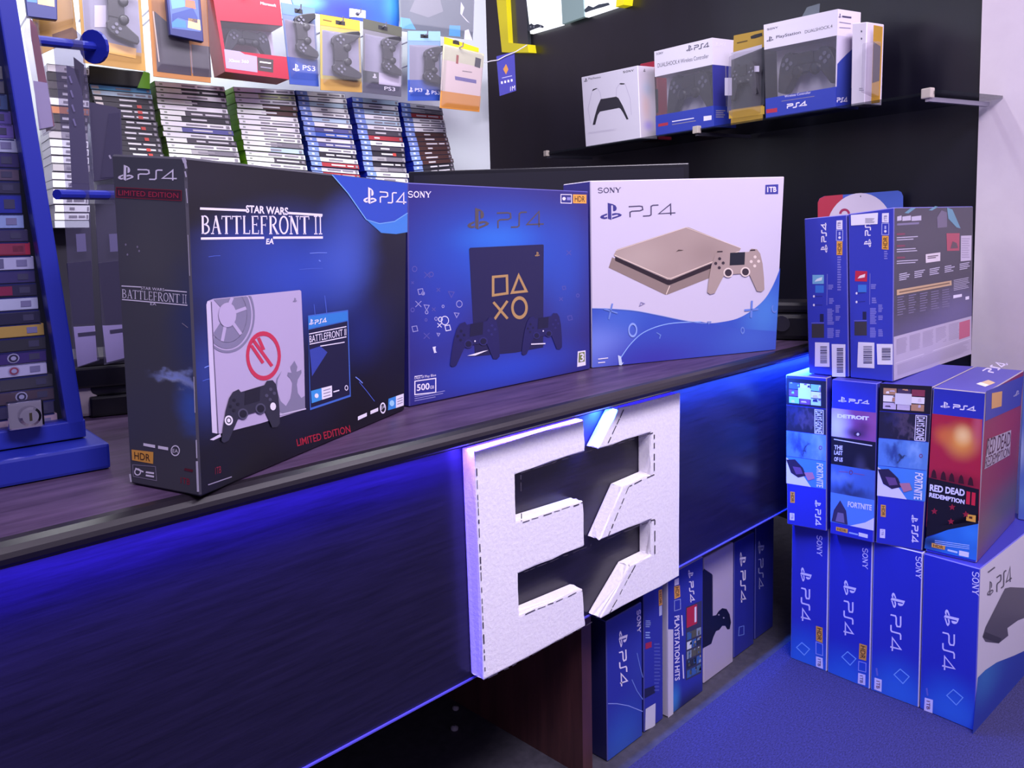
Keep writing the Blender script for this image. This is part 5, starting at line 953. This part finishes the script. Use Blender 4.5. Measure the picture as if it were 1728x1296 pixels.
# black-insert blister packs
def pack(label, off, bl, br, tr, tl, card, band, band_v, ctrl=None, text=None, head=None, window='#837e92', name='blister_pack'):
    q = hq(off, bl, br, tr, tl); r, F = blister(label, q, M(card, .45), 'controller packs hanging over the games', name); hook(q, off, label.split(' hanging')[0].split(' beside')[0].split(' above')[0] + ' pack')
    a = Art(F, 'card_print', r); a.uvrect(.05, .2, .95, .8, M(window, .45)); a.uvrect(.0, 0, 1, band_v, M(band, .42), 1)
    if head: a.uvrect(0, .86, 1, 1, M(head, .42), 1); a.uvrect(.38, .9, .62, .955, M('#1a1720', .5), 2)
    a.done()
    if ctrl: window_gamepad(F, r, ctrl[0], 'game_controller', ctrl[1], M(ctrl[2] if len(ctrl) > 2 else '#1a1922', .4), .012, -.022, 'controllers in the hanging packs')
    return r, F


r, F = pack('yellow-headed hanging pack holding a dark controller, over the blue-edged games', .13, (541, 152), (611, 156), (607, 35), (540, 24), '#a09050', '#a8803a', .15, (((606, 134), (603, 54), (556, 132)), 'dark game controller in the yellow-headed hanging pack'), None, '#d0a02c')
a = Art(F, 'maker_print', r, layer=3); a.line([(545, 33), (560, 36)], 2, M('#6a4a10', .5)); a.done()
r, F = pack('black-headed hanging pack with a dark controller, right of the yellow-headed one', .10, (613, 156), (677, 163), (678, 46), (613, 31), '#6a6670', '#4a4858', .14, (((674, 130), (672, 64), (640, 126)), 'dark game controller in the black-headed hanging pack'), None, '#4a4a40')
a = Art(F, 'label_print', r, layer=3); a.uvrect(.0, .14, .4, .3, M('#43444a', .45)).uvrect(.4, .14, .98, .3, M('#b4aabe', .45)); a.text('PS3', (649, 152), (667, 154), (649, 146), WH).logo((629, 132), (636, 133), (629, 124), WH); a.done()
r, F = pack('blue-footed hanging pack, second from the right end', .12, (688, 170), (745, 170), (743, 53), (688, 52), '#6f86a8', '#27469c', .3, (((742, 142), (744, 78), (708, 142)), 'black game controller in the second hanging pack from the right', '#17161d'), None, '#7fa0b4')
a = Art(F, 'logo_print', r, layer=3); a.logo((690, 155), (696.5, 155.5), (690, 146), WH).logo((717, 160), (725, 160.5), (717, 150), WH).text('PS3', (728, 158.5), (742, 159.5), (728, 152), WH).text('PS3', (700, 154), (712, 154.5), (700, 148), WH); a.done()
r, F = pack('blue-footed hanging pack beside the red controller box', .11, (489, 142), (538, 146), (531, 14), (474, 4), '#62719c', '#2a479c', .34, (((534, 104), (528, 26), (496, 102)), 'dark game controller in the blue-footed pack beside the red box'), None, '#5c78b4')
a = Art(F, 'logo_print', r, layer=3); a.logo((494, 122), (506, 124), (494, 110), WH).text('PS3', (511, 121), (532, 123), (511, 113), WH); a.done()
q = hq(.15, (742, 182), (809, 189), (817, 91), (748, 74)); r, F = blister('orange and white hanging pack with a yellow tab, rightmost over the games', q, M('#b4a69e', .45), 'controller packs hanging over the games', bub=(.03, .02, .97, .98), depth=.02); hook(hq(.15, (748, 75), (800, 88), (800, 82), (750, 64)), .15, 'orange and white pack')
a = Art(F, 'card_print', r); a.uvrect(.0, .0, 1, .27, M('#bc7a2a', .42)).uvrect(.1, .27, .98, .76, M('#c4aeac', .45)).uvrect(.0, .76, 1, 1, M('#b4b096', .45)); a.poly([(769, 136), (804, 142), (804, 136), (768, 129.5)], M('#5a5088', .45), 1); a.line([(781, 121), (797, 123)], 1.6, M('#7a6a70', .5), 1); a.poly([(801, 113), (810, 116), (812, 100), (803, 97)], M('#2a2630', .45), 1); a.poly([(770, 108), (774, 109), (775, 94), (771, 93)], M('#8a3a30', .45), 1); a.done()
t4 = hq(.145, (750, 77), (808, 88), (808, 81), (750, 62)); b = MB(); b.hexa(t4 + [p - N98 * .003 for p in t4], M('#e8b818', .42)); yt = b.build('yellow_tab', r); a = Art(Face(t4), 'hang_hole', r); a.poly([(773, 76), (786, 79), (785, 73), (779, 71), (773, 71)], M('#2a2420', .5)); sub(a.done(), yt)
# red window box with a controller
q = hq(.16, (380, 121), (488, 134), (471, -8), (357, -20)); red = M('#9a1430', .4); bkv = -N98 * .10; bl, br, tr, tl = q
P = lambda u, v: (bl * (1 - u) + br * u) * (1 - v) + (tl * (1 - u) + tr * u) * v
r = thing('controller_box', 'red window box with a black controller, hanging over the green-edged games', 'box', (bl + br + bkv) / 2, 'controller packs hanging over the games')
MB().hexa([P(0, .62), P(1, .64), tr, tl, P(0, .62) + bkv, P(1, .64) + bkv, tr + bkv, tl + bkv], red).build('header', r); MB().hexa([bl, br, P(1, .27), P(0, .27), bl + bkv, br + bkv, P(1, .27) + bkv, P(0, .27) + bkv], red).build('footer', r)
MB().hexa([P(0, .27), P(.05, .27), P(.05, .62), P(0, .62), P(0, .27) + bkv, P(.05, .27) + bkv, P(.05, .62) + bkv, P(0, .62) + bkv], red).build('side_card', r); MB().hexa([P(.05, .27) + bkv * .9, P(1, .27) + bkv * .9, P(1, .64) + bkv * .9, P(.05, .62) + bkv * .9, P(.05, .27) + bkv, P(1, .27) + bkv, P(1, .64) + bkv, P(.05, .62) + bkv], M('#ddd2e4', .45)).build('back_card', r)
MB().hexa([P(.05, .27), P(1, .27), P(1, .64), P(.05, .62), P(.05, .27) + bkv * .02, P(1, .27) + bkv * .02, P(1, .64) + bkv * .02, P(.05, .62) + bkv * .02], glass_w).build('clear_window', r); F = Face(q); hook(q, .12, 'red window box')
a = Art(F, 'footer_print', r); x5 = lambda x, y: (340 + x * .1273, y * .1273); a.poly([x5(325, 905), x5(730, 960), x5(722, 755), x5(560, 725), x5(500, 690), x5(300, 660)], M('#9588a6', .45)); a.done(); a = Art(F, 'dark_label', r); a.poly([x5(735, 935), x5(940, 965), x5(945, 800), x5(728, 765)], M('#3a3034', .45)); a.done(); a = Art(F, 'title_print', r, layer=2); a.text('Xbox 360', x5(355, 825), x5(610, 845), x5(358, 785), WH, 1); a.done(); a = Art(F, 'label_text', r, layer=2); a.line([x5(760, 825), x5(910, 845)], 2.2, WH, 1).line([x5(770, 890), x5(915, 910)], 1.5, GRY, 1); a.done(); a = Art(F, 'maker_print', r); a.text('Microsoft', x5(770, 62), x5(985, 98), x5(772, 25), WH); a.done()
window_gamepad(F, r, ((384, 84), (464, 95), (384, 42)), 'game_controller', 'black game controller inside the red window box', M('#24232c', .35), .025, .03, 'controllers in the hanging packs')
# orange and yellow packs on the left
q = hq(.12, (259, 129), (356, 140), (348, -30), (247, -40)); r, F = blister('orange hanging pack holding a dark case, left of the red box', q, M('#a86c32', .42), 'controller packs hanging over the games', bub=(.05, .06, .97, .95)); hook(q, .10, 'orange pack')
a = Art(F, 'dark_insert', r); a.poly([(265, 121), (322, 128), (318, 70), (260, 20)], M('#3a3340', .35)); a.poly([(325, 128), (357, 131), (354, 80), (322, 76)], M('#3e3640', .35)); a.line([(258, 20), (268, 105)], 2, M('#d8c0b0', .3), 1).line([(320, 78), (324, 124)], 1.4, M('#8a8090', .3), 1); a.done()
q = hq(.175, (287, 59), (344, 71), (337, -20), (278, -30)); r, F = carton('small blue box with a tan corner hanging in front of the orange pack', 'box', q, -N98 * .02, dict(all=M('#1f2560', .42)), group='small blue boxes among the hanging packs'); hook(q, .15, 'small blue box before the orange pack')
fa = F['front']; a = Art(fa, 'box_print', r); a.poly([(290, 48), (338, 54), (333, -10), (284, -14)], M('#4a5c9c', .42)); a.poly([(290, 24), (325, 14), (333, 30), (333, 40), (300, 30), (290, 38)], M('#2f3f80', .42), 1); a.poly([(316, 47), (339, 52), (337, 34), (317, 31)], M('#cda478', .45), 1); a.poly([(290, 46), (314, 48), (312, 36), (290, 30)], M('#3a6cc8', .42), 1); a.poly([(290, 16), (312, 12), (310, -10), (286, -10)], M('#5f8a88', .42), 1); a.poly([(312, 12), (330, 16), (328, 2), (312, 0)], M('#b8644c', .42), 1); a.done()
q = hq(.13, (141, 106), (246, 120), (236, -30), (130, -40)); r, F = pack('yellow hanging pack with a dark controller above the blue peg', .13, (141, 106), (246, 120), (236, -30), (130, -40), '#9a7430', '#a87c32', .2, (((232, 78), (228, -24), (174, 66)), 'dark game controller in the yellow pack above the blue peg'))
a = Art(F, 'cable_wrap', r, 'pale cable wrap', 4); a.rect(158, 9, 177, 46, M('#b9b0c4', .4)); a.poly([(174, 88), (228, 99), (229, 82), (174, 70)], M('#d4a04c', .42), 1); a.done()
q = hq(.10, (60, 96), (131, 64), (121, -20), (50, -30)); r, F = blister('amber hanging pack at the top left, partly behind the tower', q, M('#9c722e', .42), 'controller packs hanging over the games', bub=(.05, .3, .95, .95)); hook(q, .08, 'amber pack at the top left')
q = hq(.17, (46, 28), (97, 34), (96, -20), (40, -24)); r, F = carton('small blue box with a tan corner at the top left beside the tower', 'box', q, -N98 * .02, dict(all=M('#232a68', .42)), group='small blue boxes among the hanging packs'); hook(q, .15, 'small blue box at the top left')
fa = F['front']; a = Art(fa, 'box_print', r); a.poly([(63, 8), (92, 13), (91, -6), (62, -8)], M('#cda884', .45)); a.poly([(46, 4), (62, 6), (61, -8), (44, -10)], M('#4a78c8', .42)); a.done()
# banner, price sign, grey pack
q = hq(.02, (498, 16), (673, 46), (678, -30), (478, -40)); o = thing('banner', 'blue swoosh banner above the hanging packs', 'banner', (q[0] + q[1]) / 2); b = MB(); F = Face(q); b.face(q, blob('banner_print', F, '#2a58c0', [(560, 20, 90, 30, '#23309c', 1), (660, 10, 50, 50, '#3f8ad0', .9), (500, 5, 40, 16, '#78c8e8', .9)], .35), [(0, 0), (1, 0), (1, 1), (0, 1)]); bq = [p - N98 * .003 for p in q]; b.hexa(bq + [p - N98 * .002 for p in bq], M('#2a58c0', .4)); b.build('banner_sheet', o); hook(q, .0, 'blue banner')
q = hq(.08, (590, 28), (617, 30.5), (617, 18), (590, 14)); F = Face(q); o = thing('shelf_sign', 'tiny white sign with a round mark in front of the blue banner', 'sign', (q[0] + q[1]) / 2); MB().hexa(q + [p - N98 * .002 for p in q], M('#e2e2ec', .5)).build('sign_plate', o); a = Art(F, 'round_mark', o); a.disc(604, 23.5, 3.6, 3.2, M('#3a3850', .5)); a.done()
hook(q, .06, 'tiny white sign')
q = hq(.06, (675, 52), (798, 68), (801, -26), (672, -40)); r, F = blister('large grey silvery pack behind the right hanging packs', q, M('#70757e', .35), 'controller packs hanging over the games', bub=(.02, .05, .98, .98)); hook(q, .04, 'large grey silvery pack')
a = Art(F, 'card_print', r); a.poly([(755, 60), (775, 62), (775, 44), (756, 43)], M('#5a9cd0', .42)); a.poly([(782, 66), (797, 68), (790, 50), (783, 52)], WH); a.poly([(776, 4), (782, 14), (778, 26), (792, 40), (786, 36), (775, 24)], WH); a.poly([(690, 20), (720, 30), (745, 20), (740, 0), (700, -5)], M('#8a8a92', .35)); a.poly([(675, 48), (700, 50), (690, 32), (676, 30)], M('#6aa8d8', .4)); a.done()
# hanging tag on its string
pT = D0 - N98 * .1; q = [onp(*c, pT, N98) for c in ((843.5, 162), (871, 153), (868, 87), (838, 95))]; F = Face(q); o = thing('hang_tag', 'violet-blue gift tag with an orange star hanging on string', 'tag', (q[0] + q[1]) / 2)
MB().hexa(q + [p - N98 * .002 for p in q], M('#4a48a4', .42)).build('tag_card', o); a = Art(F, 'tag_print', o); a.poly([(854, 109), (858, 118), (854, 127), (849, 118)], M('#d0904c', .45)); a.line([(847, 133), (864, 129)], 1.2, M('#b8b4e0', .5))
for k in range(4): a.rect(845.5 + k * 5.5, 138.5 - k * 1.3, 848.5 + k * 5.5, 142.5 - k * 1.3, WH)
a.text('1M', (861, 154), (869, 151.5), (861, 147), WH); a.done()
s_ = [onp(*c, pT + N98 * .004, N98) for c in ((818, 106), (828, 103), (840, 101.5), (852, 95), (870, 87.5), (889, 76))]; MB().tube(s_, .0022, M('#d8d4dc', .6), 6).build('string', o)

# ------------------------------------------------------------------ blue tower cabinet with games
TB = '#1a2590'; tb = M(TB, .38)
B0 = onz(0, 826, ZC); B1 = onz(188, 791, ZC); ex = (B1 - B0); ex.z = 0; ex.normalize(); ny = V((ex.y, -ex.x, 0)); ny = ny if ny.y < 0 else -ny
tw = thing('game_tower', 'tall blue metal cabinet with a glass front, at the left on the counter', 'cabinet', B1 - ex * .3 - ny * .2 + V((0, 0, .0)))
c0 = B1 + V((0, 0, .001)); zb = onp(183, 749, B1, ny).z - ZC
MB().box((-.62, 0, 0), (0, .42, zb), tb, c0, (ex, -ny, UP)).build('base', tw, bevel=.004)
PT = onz(146, 737, ZC + zb + .003); 
def tq_(x, y, o=0.0): return onp(x, y, PT - ny * o, ny)
t_top = 2.1; rb_in, rb_out = tq_(113, 712), tq_(146, 737)
def edge_at(p, q, z): A = tq_(*p); B = tq_(*q); return A + (B - A) * ((z - A.z) / (B.z - A.z))
zb0 = rb_out.z; oT = edge_at((146, 737), (28, 0), t_top); iT = edge_at((113, 712), (-5, 0), t_top); oB = edge_at((146, 737), (28, 0), zb0); iB = edge_at((113, 712), (-5, 0), zb0)
dp = -ny * .028
MB().hexa([iB, oB, oT, iT, iB + dp, oB + dp, oT + dp, iT + dp], tb).build('door_stile', tw, bevel=.002)
LBk = oB - ex * .62; zr = tq_(113, 712).z; MB().hexa([LBk, oB, oB + V((0, 0, zr - zb0)), LBk + V((0, 0, zr - zb0)), LBk + dp, oB + dp, oB + V((0, 0, zr - zb0)) + dp, LBk + V((0, 0, zr - zb0)) + dp], tb).build('door_rail', tw, bevel=.002)
sd = -ny * .36; MB().hexa([oB + dp, oB + sd, oT + sd, oT + dp, oB + dp - ex * .003, oB + sd - ex * .003, oT + sd - ex * .003, oT + dp - ex * .003], tb).build('side_panel', tw)
MB().box((-.6, .07, 0), (-.06, .40, .012), M('#101018', .6), V((c0.x, c0.y, ZC + zb + .0015)), (ex, -ny, UP)).build('turntable', tw)
tg = clear('tower_glass', '#a9aed0', .01, .06); g0 = iB + V((0, 0, zr - zb0)); MB().hexa([g0 - ex * .5 + dp * .4, g0 + dp * .4, iT + dp * .4, iT - ex * .5 + dp * .4, g0 - ex * .5 + dp * .55, g0 + dp * .55, iT + dp * .55, iT - ex * .5 + dp * .55], tg).build('glass_pane', tw)
MB().hexa([LBk + sd, oB + sd, oT + sd, oT - ex * .62 + sd, LBk + sd * 1.02, oB + sd * 1.02, oT + sd * 1.02, oT - ex * .62 + sd * 1.02], M('#141432', .5)).build('back_panel', tw)
# lock
lk = tq_(41, 698, -.004); cyl = M('#c8c4d0', .12, 1.0); MB().box((-.02, -.014, -.017), (.02, .006, .017), cyl, lk, (ex, -ny, UP))  .build('lock_plate', tw, bevel=.003); lpl = bpy.data.objects['lock_plate']; k_ = lk + ex * .003 + ny * .014 + V((0, 0, -.001)); lo = MB().tube([k_, k_ + ny * .008, k_ + ny * .009], [.0125, .012, .009], cyl, 20).build('lock_barrel', tw, smooth=False); sub(lo, lpl); kh = MB().box((-.0015, 0, -.005), (.0015, .001, .005), M('#2a2418', .5), k_ + ny * .0095, (ex, -ny, UP)).build('keyhole', tw); sub(kh, lpl)
# cases inside, bottom to top: (right pixel x, top y, bottom y, colour)
TC = [(98, 697, 719, '#a58a86'), (92, 675, 696, '#3a3546'), (92, 652, 673, '#4a3a3c'), (90, 631, 651, '#3c3838'), (80, 610, 630, '#b4a6c8'), (79, 589, 609, '#3a2a58'), (78, 567, 588, '#33302e'), (75, 545, 565, '#d08a3c'), (69, 524, 544, '#2a2634'), (65, 501, 521, '#b9accc'), (63, 478, 498, '#2e2838'), (60, 456, 476, '#3a3254'), (58, 432, 454, '#b6a8c6'), (52, 409, 430, '#b02c3c'), (48, 387, 407, '#3c3448'), (41, 362, 385, '#8a98d0'), (38, 329, 360, '#2a2f7c'), (35, 307, 327, '#383440'), (33, 285, 305, '#5a4a50'), (33, 259, 283, '#3a3054'), (32, 235, 258, '#c8b0cc'), (24, 211, 234, '#6a5688'), (20, 188, 210, '#5a4a7c'), (14, 160, 186, '#3f4f68'), (8, 136, 158, '#5f5a58'), (5, 112, 134, '#7a7468')]
CI = ('lowest', 'second', 'third', 'fourth', 'fifth', 'sixth', 'seventh', 'eighth', 'ninth', 'tenth', 'eleventh', 'twelfth', 'thirteenth', 'fourteenth', 'fifteenth', 'sixteenth', 'seventeenth', 'eighteenth', 'nineteenth', 'twentieth', 'twenty-first', 'twenty-second', 'twenty-third', 'twenty-fourth', 'twenty-fifth', 'twenty-sixth')
CNM = ['tan', 'dark', 'brown', 'charcoal', 'pale lilac', 'violet', 'charcoal', 'orange', 'black', 'pale lilac', 'dark', 'deep violet', 'white', 'red', 'dark', 'light blue', 'deep blue', 'dark', 'brown', 'violet', 'pink', 'mauve', 'violet', 'teal grey', 'grey', 'beige']
bar = M('#1a1f6a', .5)
for i, (x, yt, yb, c) in enumerate(TC):
    pr_ = tq_(x, yb, .031); zt_ = tq_(x, yt, .031).z; fr = pr_ - ex * .0; fl = fr - ex * .2
    q = [fl, fr, V((fr.x, fr.y, zt_)), V((fl.x, fl.y, zt_))]; F = Face(q); m = MB(); m.hexa(q + [p - ny * .17 for p in q], M('#%02x%02x%02x' % tuple(min(250, int(int(c[k:k + 2], 16) * 1.45)) for k in (1, 3, 5)), .32)); R = lambda u0, v0, u1, v1, cc, k=1: m.face([F.P(u0, v0, .0006 * k), F.P(u1, v0, .0006 * k), F.P(u1, v1, .0006 * k), F.P(u0, v1, .0006 * k)], M(cc, .4))
    R(.9, .25, .96, .75, '#5c5668' if i not in (0, 4, 7, 9, 12, 15, 20) else '#a9a0b8')
    if i in (1, 2, 4, 5):
        for (sc, cc, kk) in ((1, '#d8d0e0', 1), (.78, '#c05868' if i == 4 else '#3a3048', 2), (.45, '#d8d0e0', 3)): m.face([F.P(.81 + .035 * sc * math.cos(t * math.pi / 6), .5 + .4 * sc * math.sin(t * math.pi / 6), .0006 * kk) for t in range(12)], M(cc, .4))
    if i == 10: R(.78, .1, .86, .85, '#b03050')
    if i == 8: R(.62, .25, .66, .75, '#d8d0dc'); R(.67, .25, .71, .75, '#d8d0dc')
    if i == 13: R(.68, .08, .8, .92, '#d8903c'); R(.82, .1, .97, .9, '#c04858')
    if i in (12, 14): R(.74, .14, .83, .86, '#8a8298' if i == 12 else '#c8c0d0')
    if i in (0, 4): R(.5, .34, .62, .66, '#a05068' if i == 4 else '#8d8298')
    o = m.build('game_case', origin=(q[0] + q[1]) / 2, bevel=.001)
    props(o, '%s game case behind the tower glass, %s from the bottom' % (CNM[i], CI[i]), 'game case', 'game cases in the blue tower')
    d0 = V((fr.x, fr.y, pr_.z - .001)); MB().hexa([d0 - ex * .22 + V((0, 0, -.0018)), d0 + V((0, 0, -.0018)), d0, d0 - ex * .22] + [p - ny * .19 for p in (d0 - ex * .22 + V((0, 0, -.0018)), d0 + V((0, 0, -.0018)), d0, d0 - ex * .22)], bar).build('case_rest', tw)
# pegs at the tower's right side
def seg(p, q, D): return CPOS + ray(*p) * D[0], CPOS + ray(*q) * D[1]
Dp = (CFW.dot(oB - CPOS)) + .06
p0, p1 = seg((60, 68), (158, 79), (Dp + .05, Dp + .16)); MB().tube([p0, p1], .0075, tb, 10).build('peg', tw); ax = (p1 - p0).normalized(); MB().tube([p1 - ax * .002, p1 + ax * .004], .026, tb, 18).build('peg_disc', tw)
s0, s1 = seg((96, 328), (215, 330), (Dp + .04, Dp + .2)); MB().tube([s0, s1], .0075, tb, 10).build('peg', tw)


def card_at(pts, D, label, name, m, th=.004, group=None, cat='pack'):
    n = hor(-ray(110, 300)); c = CPOS + ray(*pts[0]) * D; q = [onp(*p, c, n) for p in pts]; o = thing(name, label, cat, (q[0] + q[1]) / 2, group); MB().prism(q, -n * th, m).build('card', o); return o, q, n, c


o, q, n, c = card_at([(78, 222), (92, 212), (62, 46), (50, 30), (52, 60)], Dp + .05, 'dark red card hanging first on the upper blue peg', 'blister_pack', M('#7a1c34', .4), .006)
clt = clear('tinted_blister', '#8f8aac', .1, .15)
MB().prism([onp(*p, c + n * .012, n) for p in ((66, 218), (90, 213), (80, 140), (56, 136))], -n * .014, M('#9a90b0', .35)).build('pale_insert', o)
MB().prism([onp(*p, c + n * .02, n) for p in ((72, 228), (94, 216), (64, 40), (44, 24), (40, 60))], -n * .016, clr).build('clear_bubble', o)
o, q, n, c = card_at([(112, 334), (160, 330), (150, 150), (138, 60), (122, 46), (88, 58), (98, 160)], Dp + .12, 'long clear blister pack hanging last on the upper blue peg', 'blister_pack', clt, .03)
MB().prism([onp(*p, c - n * .006, n) for p in ((122, 328), (152, 326), (136, 120), (112, 110))], -n * .014, M('#4a4660', .45)).build('grey_insert', o); MB().prism([onp(*p, c - n * .006, n) for p in ((126, 120), (140, 160), (142, 110), (124, 96))], -n * .012, M('#2a2634', .4)).build('dark_insert', o)
a = Art(Face([onp(*p, c - n * .004, n) for p in ((112, 330), (152, 330), (152, 110), (112, 110))]), 'insert_print', o); [a.line([(117 + k * 2.2, 128 + k * 24), (121 + k * 2.2, 140 + k * 24)], 3, M('#8a84a8', .5)) for k in range(4)]; a.done()
o, q, n, c = card_at([(158, 306), (208, 298), (204, 186), (196, 181), (150, 172)], Dp + .2, 'dark folded pack behind the long clear blister', 'blister_pack', M('#3c3850', .3), .012)
MB().prism([onp(*p, c + n * .002, n) for p in ((170, 300), (204, 298), (202, 190), (184, 192))], -n * .004, clt).build('clear_flap', o)
for i, (pts, ins, lab, D) in enumerate(((((126, 622), (168, 608), (160, 560), (152, 350), (150, 310), (120, 308), (106, 330)), ((131, 619), (164, 608), (160, 550), (124, 552)), 'clear blister pack with a pale foot, nearer on the lower blue peg', .1), (((176, 616), (212, 606), (206, 360), (200, 310), (164, 312), (160, 340)), ((180, 612), (210, 604), (206, 548), (173, 550)), 'clear blister pack with a pale foot, farther along the lower blue peg', .16))):
    o, q, n, c = card_at(list(pts), Dp + D, lab, 'blister_pack', clt, .022, 'clear packs on the lower peg'); MB().prism([onp(*p, c - n * .008, n) for p in ins], -n * .006, M('#b8acdc', .45)).build('pale_foot', o)
    x0, x1 = (118, 158) if i == 0 else (172, 205); MB().prism([onp(*p, c - n * .009, n) for p in ((x0 + 6, 548), (x1 + 2, 546), (x1 - 4, 440), (x0 - 6, 444))], -n * .006, M('#2a2640', .4)).build('dark_insert', o)
    x2 = x0 + (12 if i == 0 else 14); MB().prism([onp(*p, c - n * .009, n) for p in ((x2, 425), (x2 + 16, 424), (x2 + 14, 394), (x2 - 2, 395))], -n * .006, M('#7f7aa0', .4)).build('grey_insert', o)
    a = Art(Face([onp(*p, c - n * .0075, n) for p in ((x0, 620), (x1 + 10, 620), (x1 + 10, 540), (x0, 540))]), 'foot_print', o); y = 565 if i == 0 else 560; a.poly([(x0 + 14, y + 3), (x1 + 4, y), (x1 + 3, y - 6), (x0 + 13, y - 3)], M('#2a2444', .5)); a.done()
# ------------------------------------------------------------------ behind the boxes on the counter
def slab_at(name, label, cat, pts, D, th, m, extra=(), bev=.003):
    n = hor(-ray(*pts[0])); c = CPOS + ray(*pts[0]) * D; o = thing(name, label, cat, V((c.x, c.y, ZC))); q = [onp(*p, c, n) for p in pts]; MB().prism(q, -n * th, m).build('body', o, bevel=bev); return o, n, c


n = hor(-ray(180, 640)); c = onz(175, 704, ZC); dark = M('#0f0d16', .3); ee = V((-n.y, n.x, 0)); o = thing('dark_device', 'black ridged device on the counter behind the large black box', 'device', c - n * .08)
for k, (z0, z1, ins) in enumerate(((.001, .035, 0), (.035, .05, .012), (.05, .085, .004), (.085, .1, .014))): MB().box((-.02 - .05 * (k > 1), ins, z0), (.2, .16, z1), dark if k % 2 == 0 else M('#221f2c', .35), c, (ee, -n, UP)).build('housing', o, bevel=.004)
c2 = onz(144, 704, ZC + .001); o = MB().prism([c2 - ee * .03, c2 + ee * .03, c2 + ee * .024 + V((0, 0, .03)), c2 + ee * .005 + V((0, 0, .058)), c2 - ee * .03 + V((0, 0, .068))], -n * .04, M('#b9aab4', .45)).build('white_block', origin=c2, bevel=.006); props(o, 'small white rounded block beside the tower base', 'block')
# television
nT = hor(-ray(965, 300)); cT = CPOS + ray(1163, 276) * 2.32; eT = V((-nT.y, nT.x, 0)); tl_ = onp(690, 306, cT, nT); trr = onp(1163, 275, cT, nT); zt = trr.z; W = (trr - tl_).dot(eT); base = V((trr.x, trr.y, 0))
tv = thing('television', 'dark television standing behind the boxes on the counter', 'television', base - eT * W / 2 + V((0, 0, ZC)))
MB().box((-W, .0, ZC + .05), (0, .03, zt), M('#17161d', .25), base, (eT, -nT, UP)).build('bezel', tv, bevel=.003); MB().box((-W + .015, -.001, ZC + .065), (-.015, .002, zt - .012), M('#23222a', .12), base, (eT, -nT, UP)).build('screen', tv)
MB().box((-W * .65, -.02, ZC), (-W * .35, .08, ZC + .012), M('#15141a', .3), base, (eT, -nT, UP)).build('stand', tv); MB().box((-W * .53, .01, ZC + .01), (-W * .47, .03, ZC + .08), M('#15141a', .3), base, (eT, -nT, UP)).build('stand_neck', tv)
# small printer right of the white box
cP = onz(1340, 575, ZC); nP = hor(-ray(1340, 560)); eP = V((-nP.y, nP.x, 0)); p = thing('label_printer', 'black counter printer in the gap beside the white and gold box', 'printer', cP - nP * .06)
MB().box((-.06, 0, .001), (.06, .12, .07), M('#131119', .3), cP, (eP, -nP, UP)).build('housing', p, bevel=.012); MB().box((-.055, .01, .07), (.055, .11, .1), M('#1c1a22', .35), cP, (eP, -nP, UP)).build('lid', p, bevel=.01); kk = cP - eP * .03 + nP * .001 + V((0, 0, .045)); MB().tube([kk, kk + nP * .012], .02, M('#2a2734', .3), 18).build('knob', p)
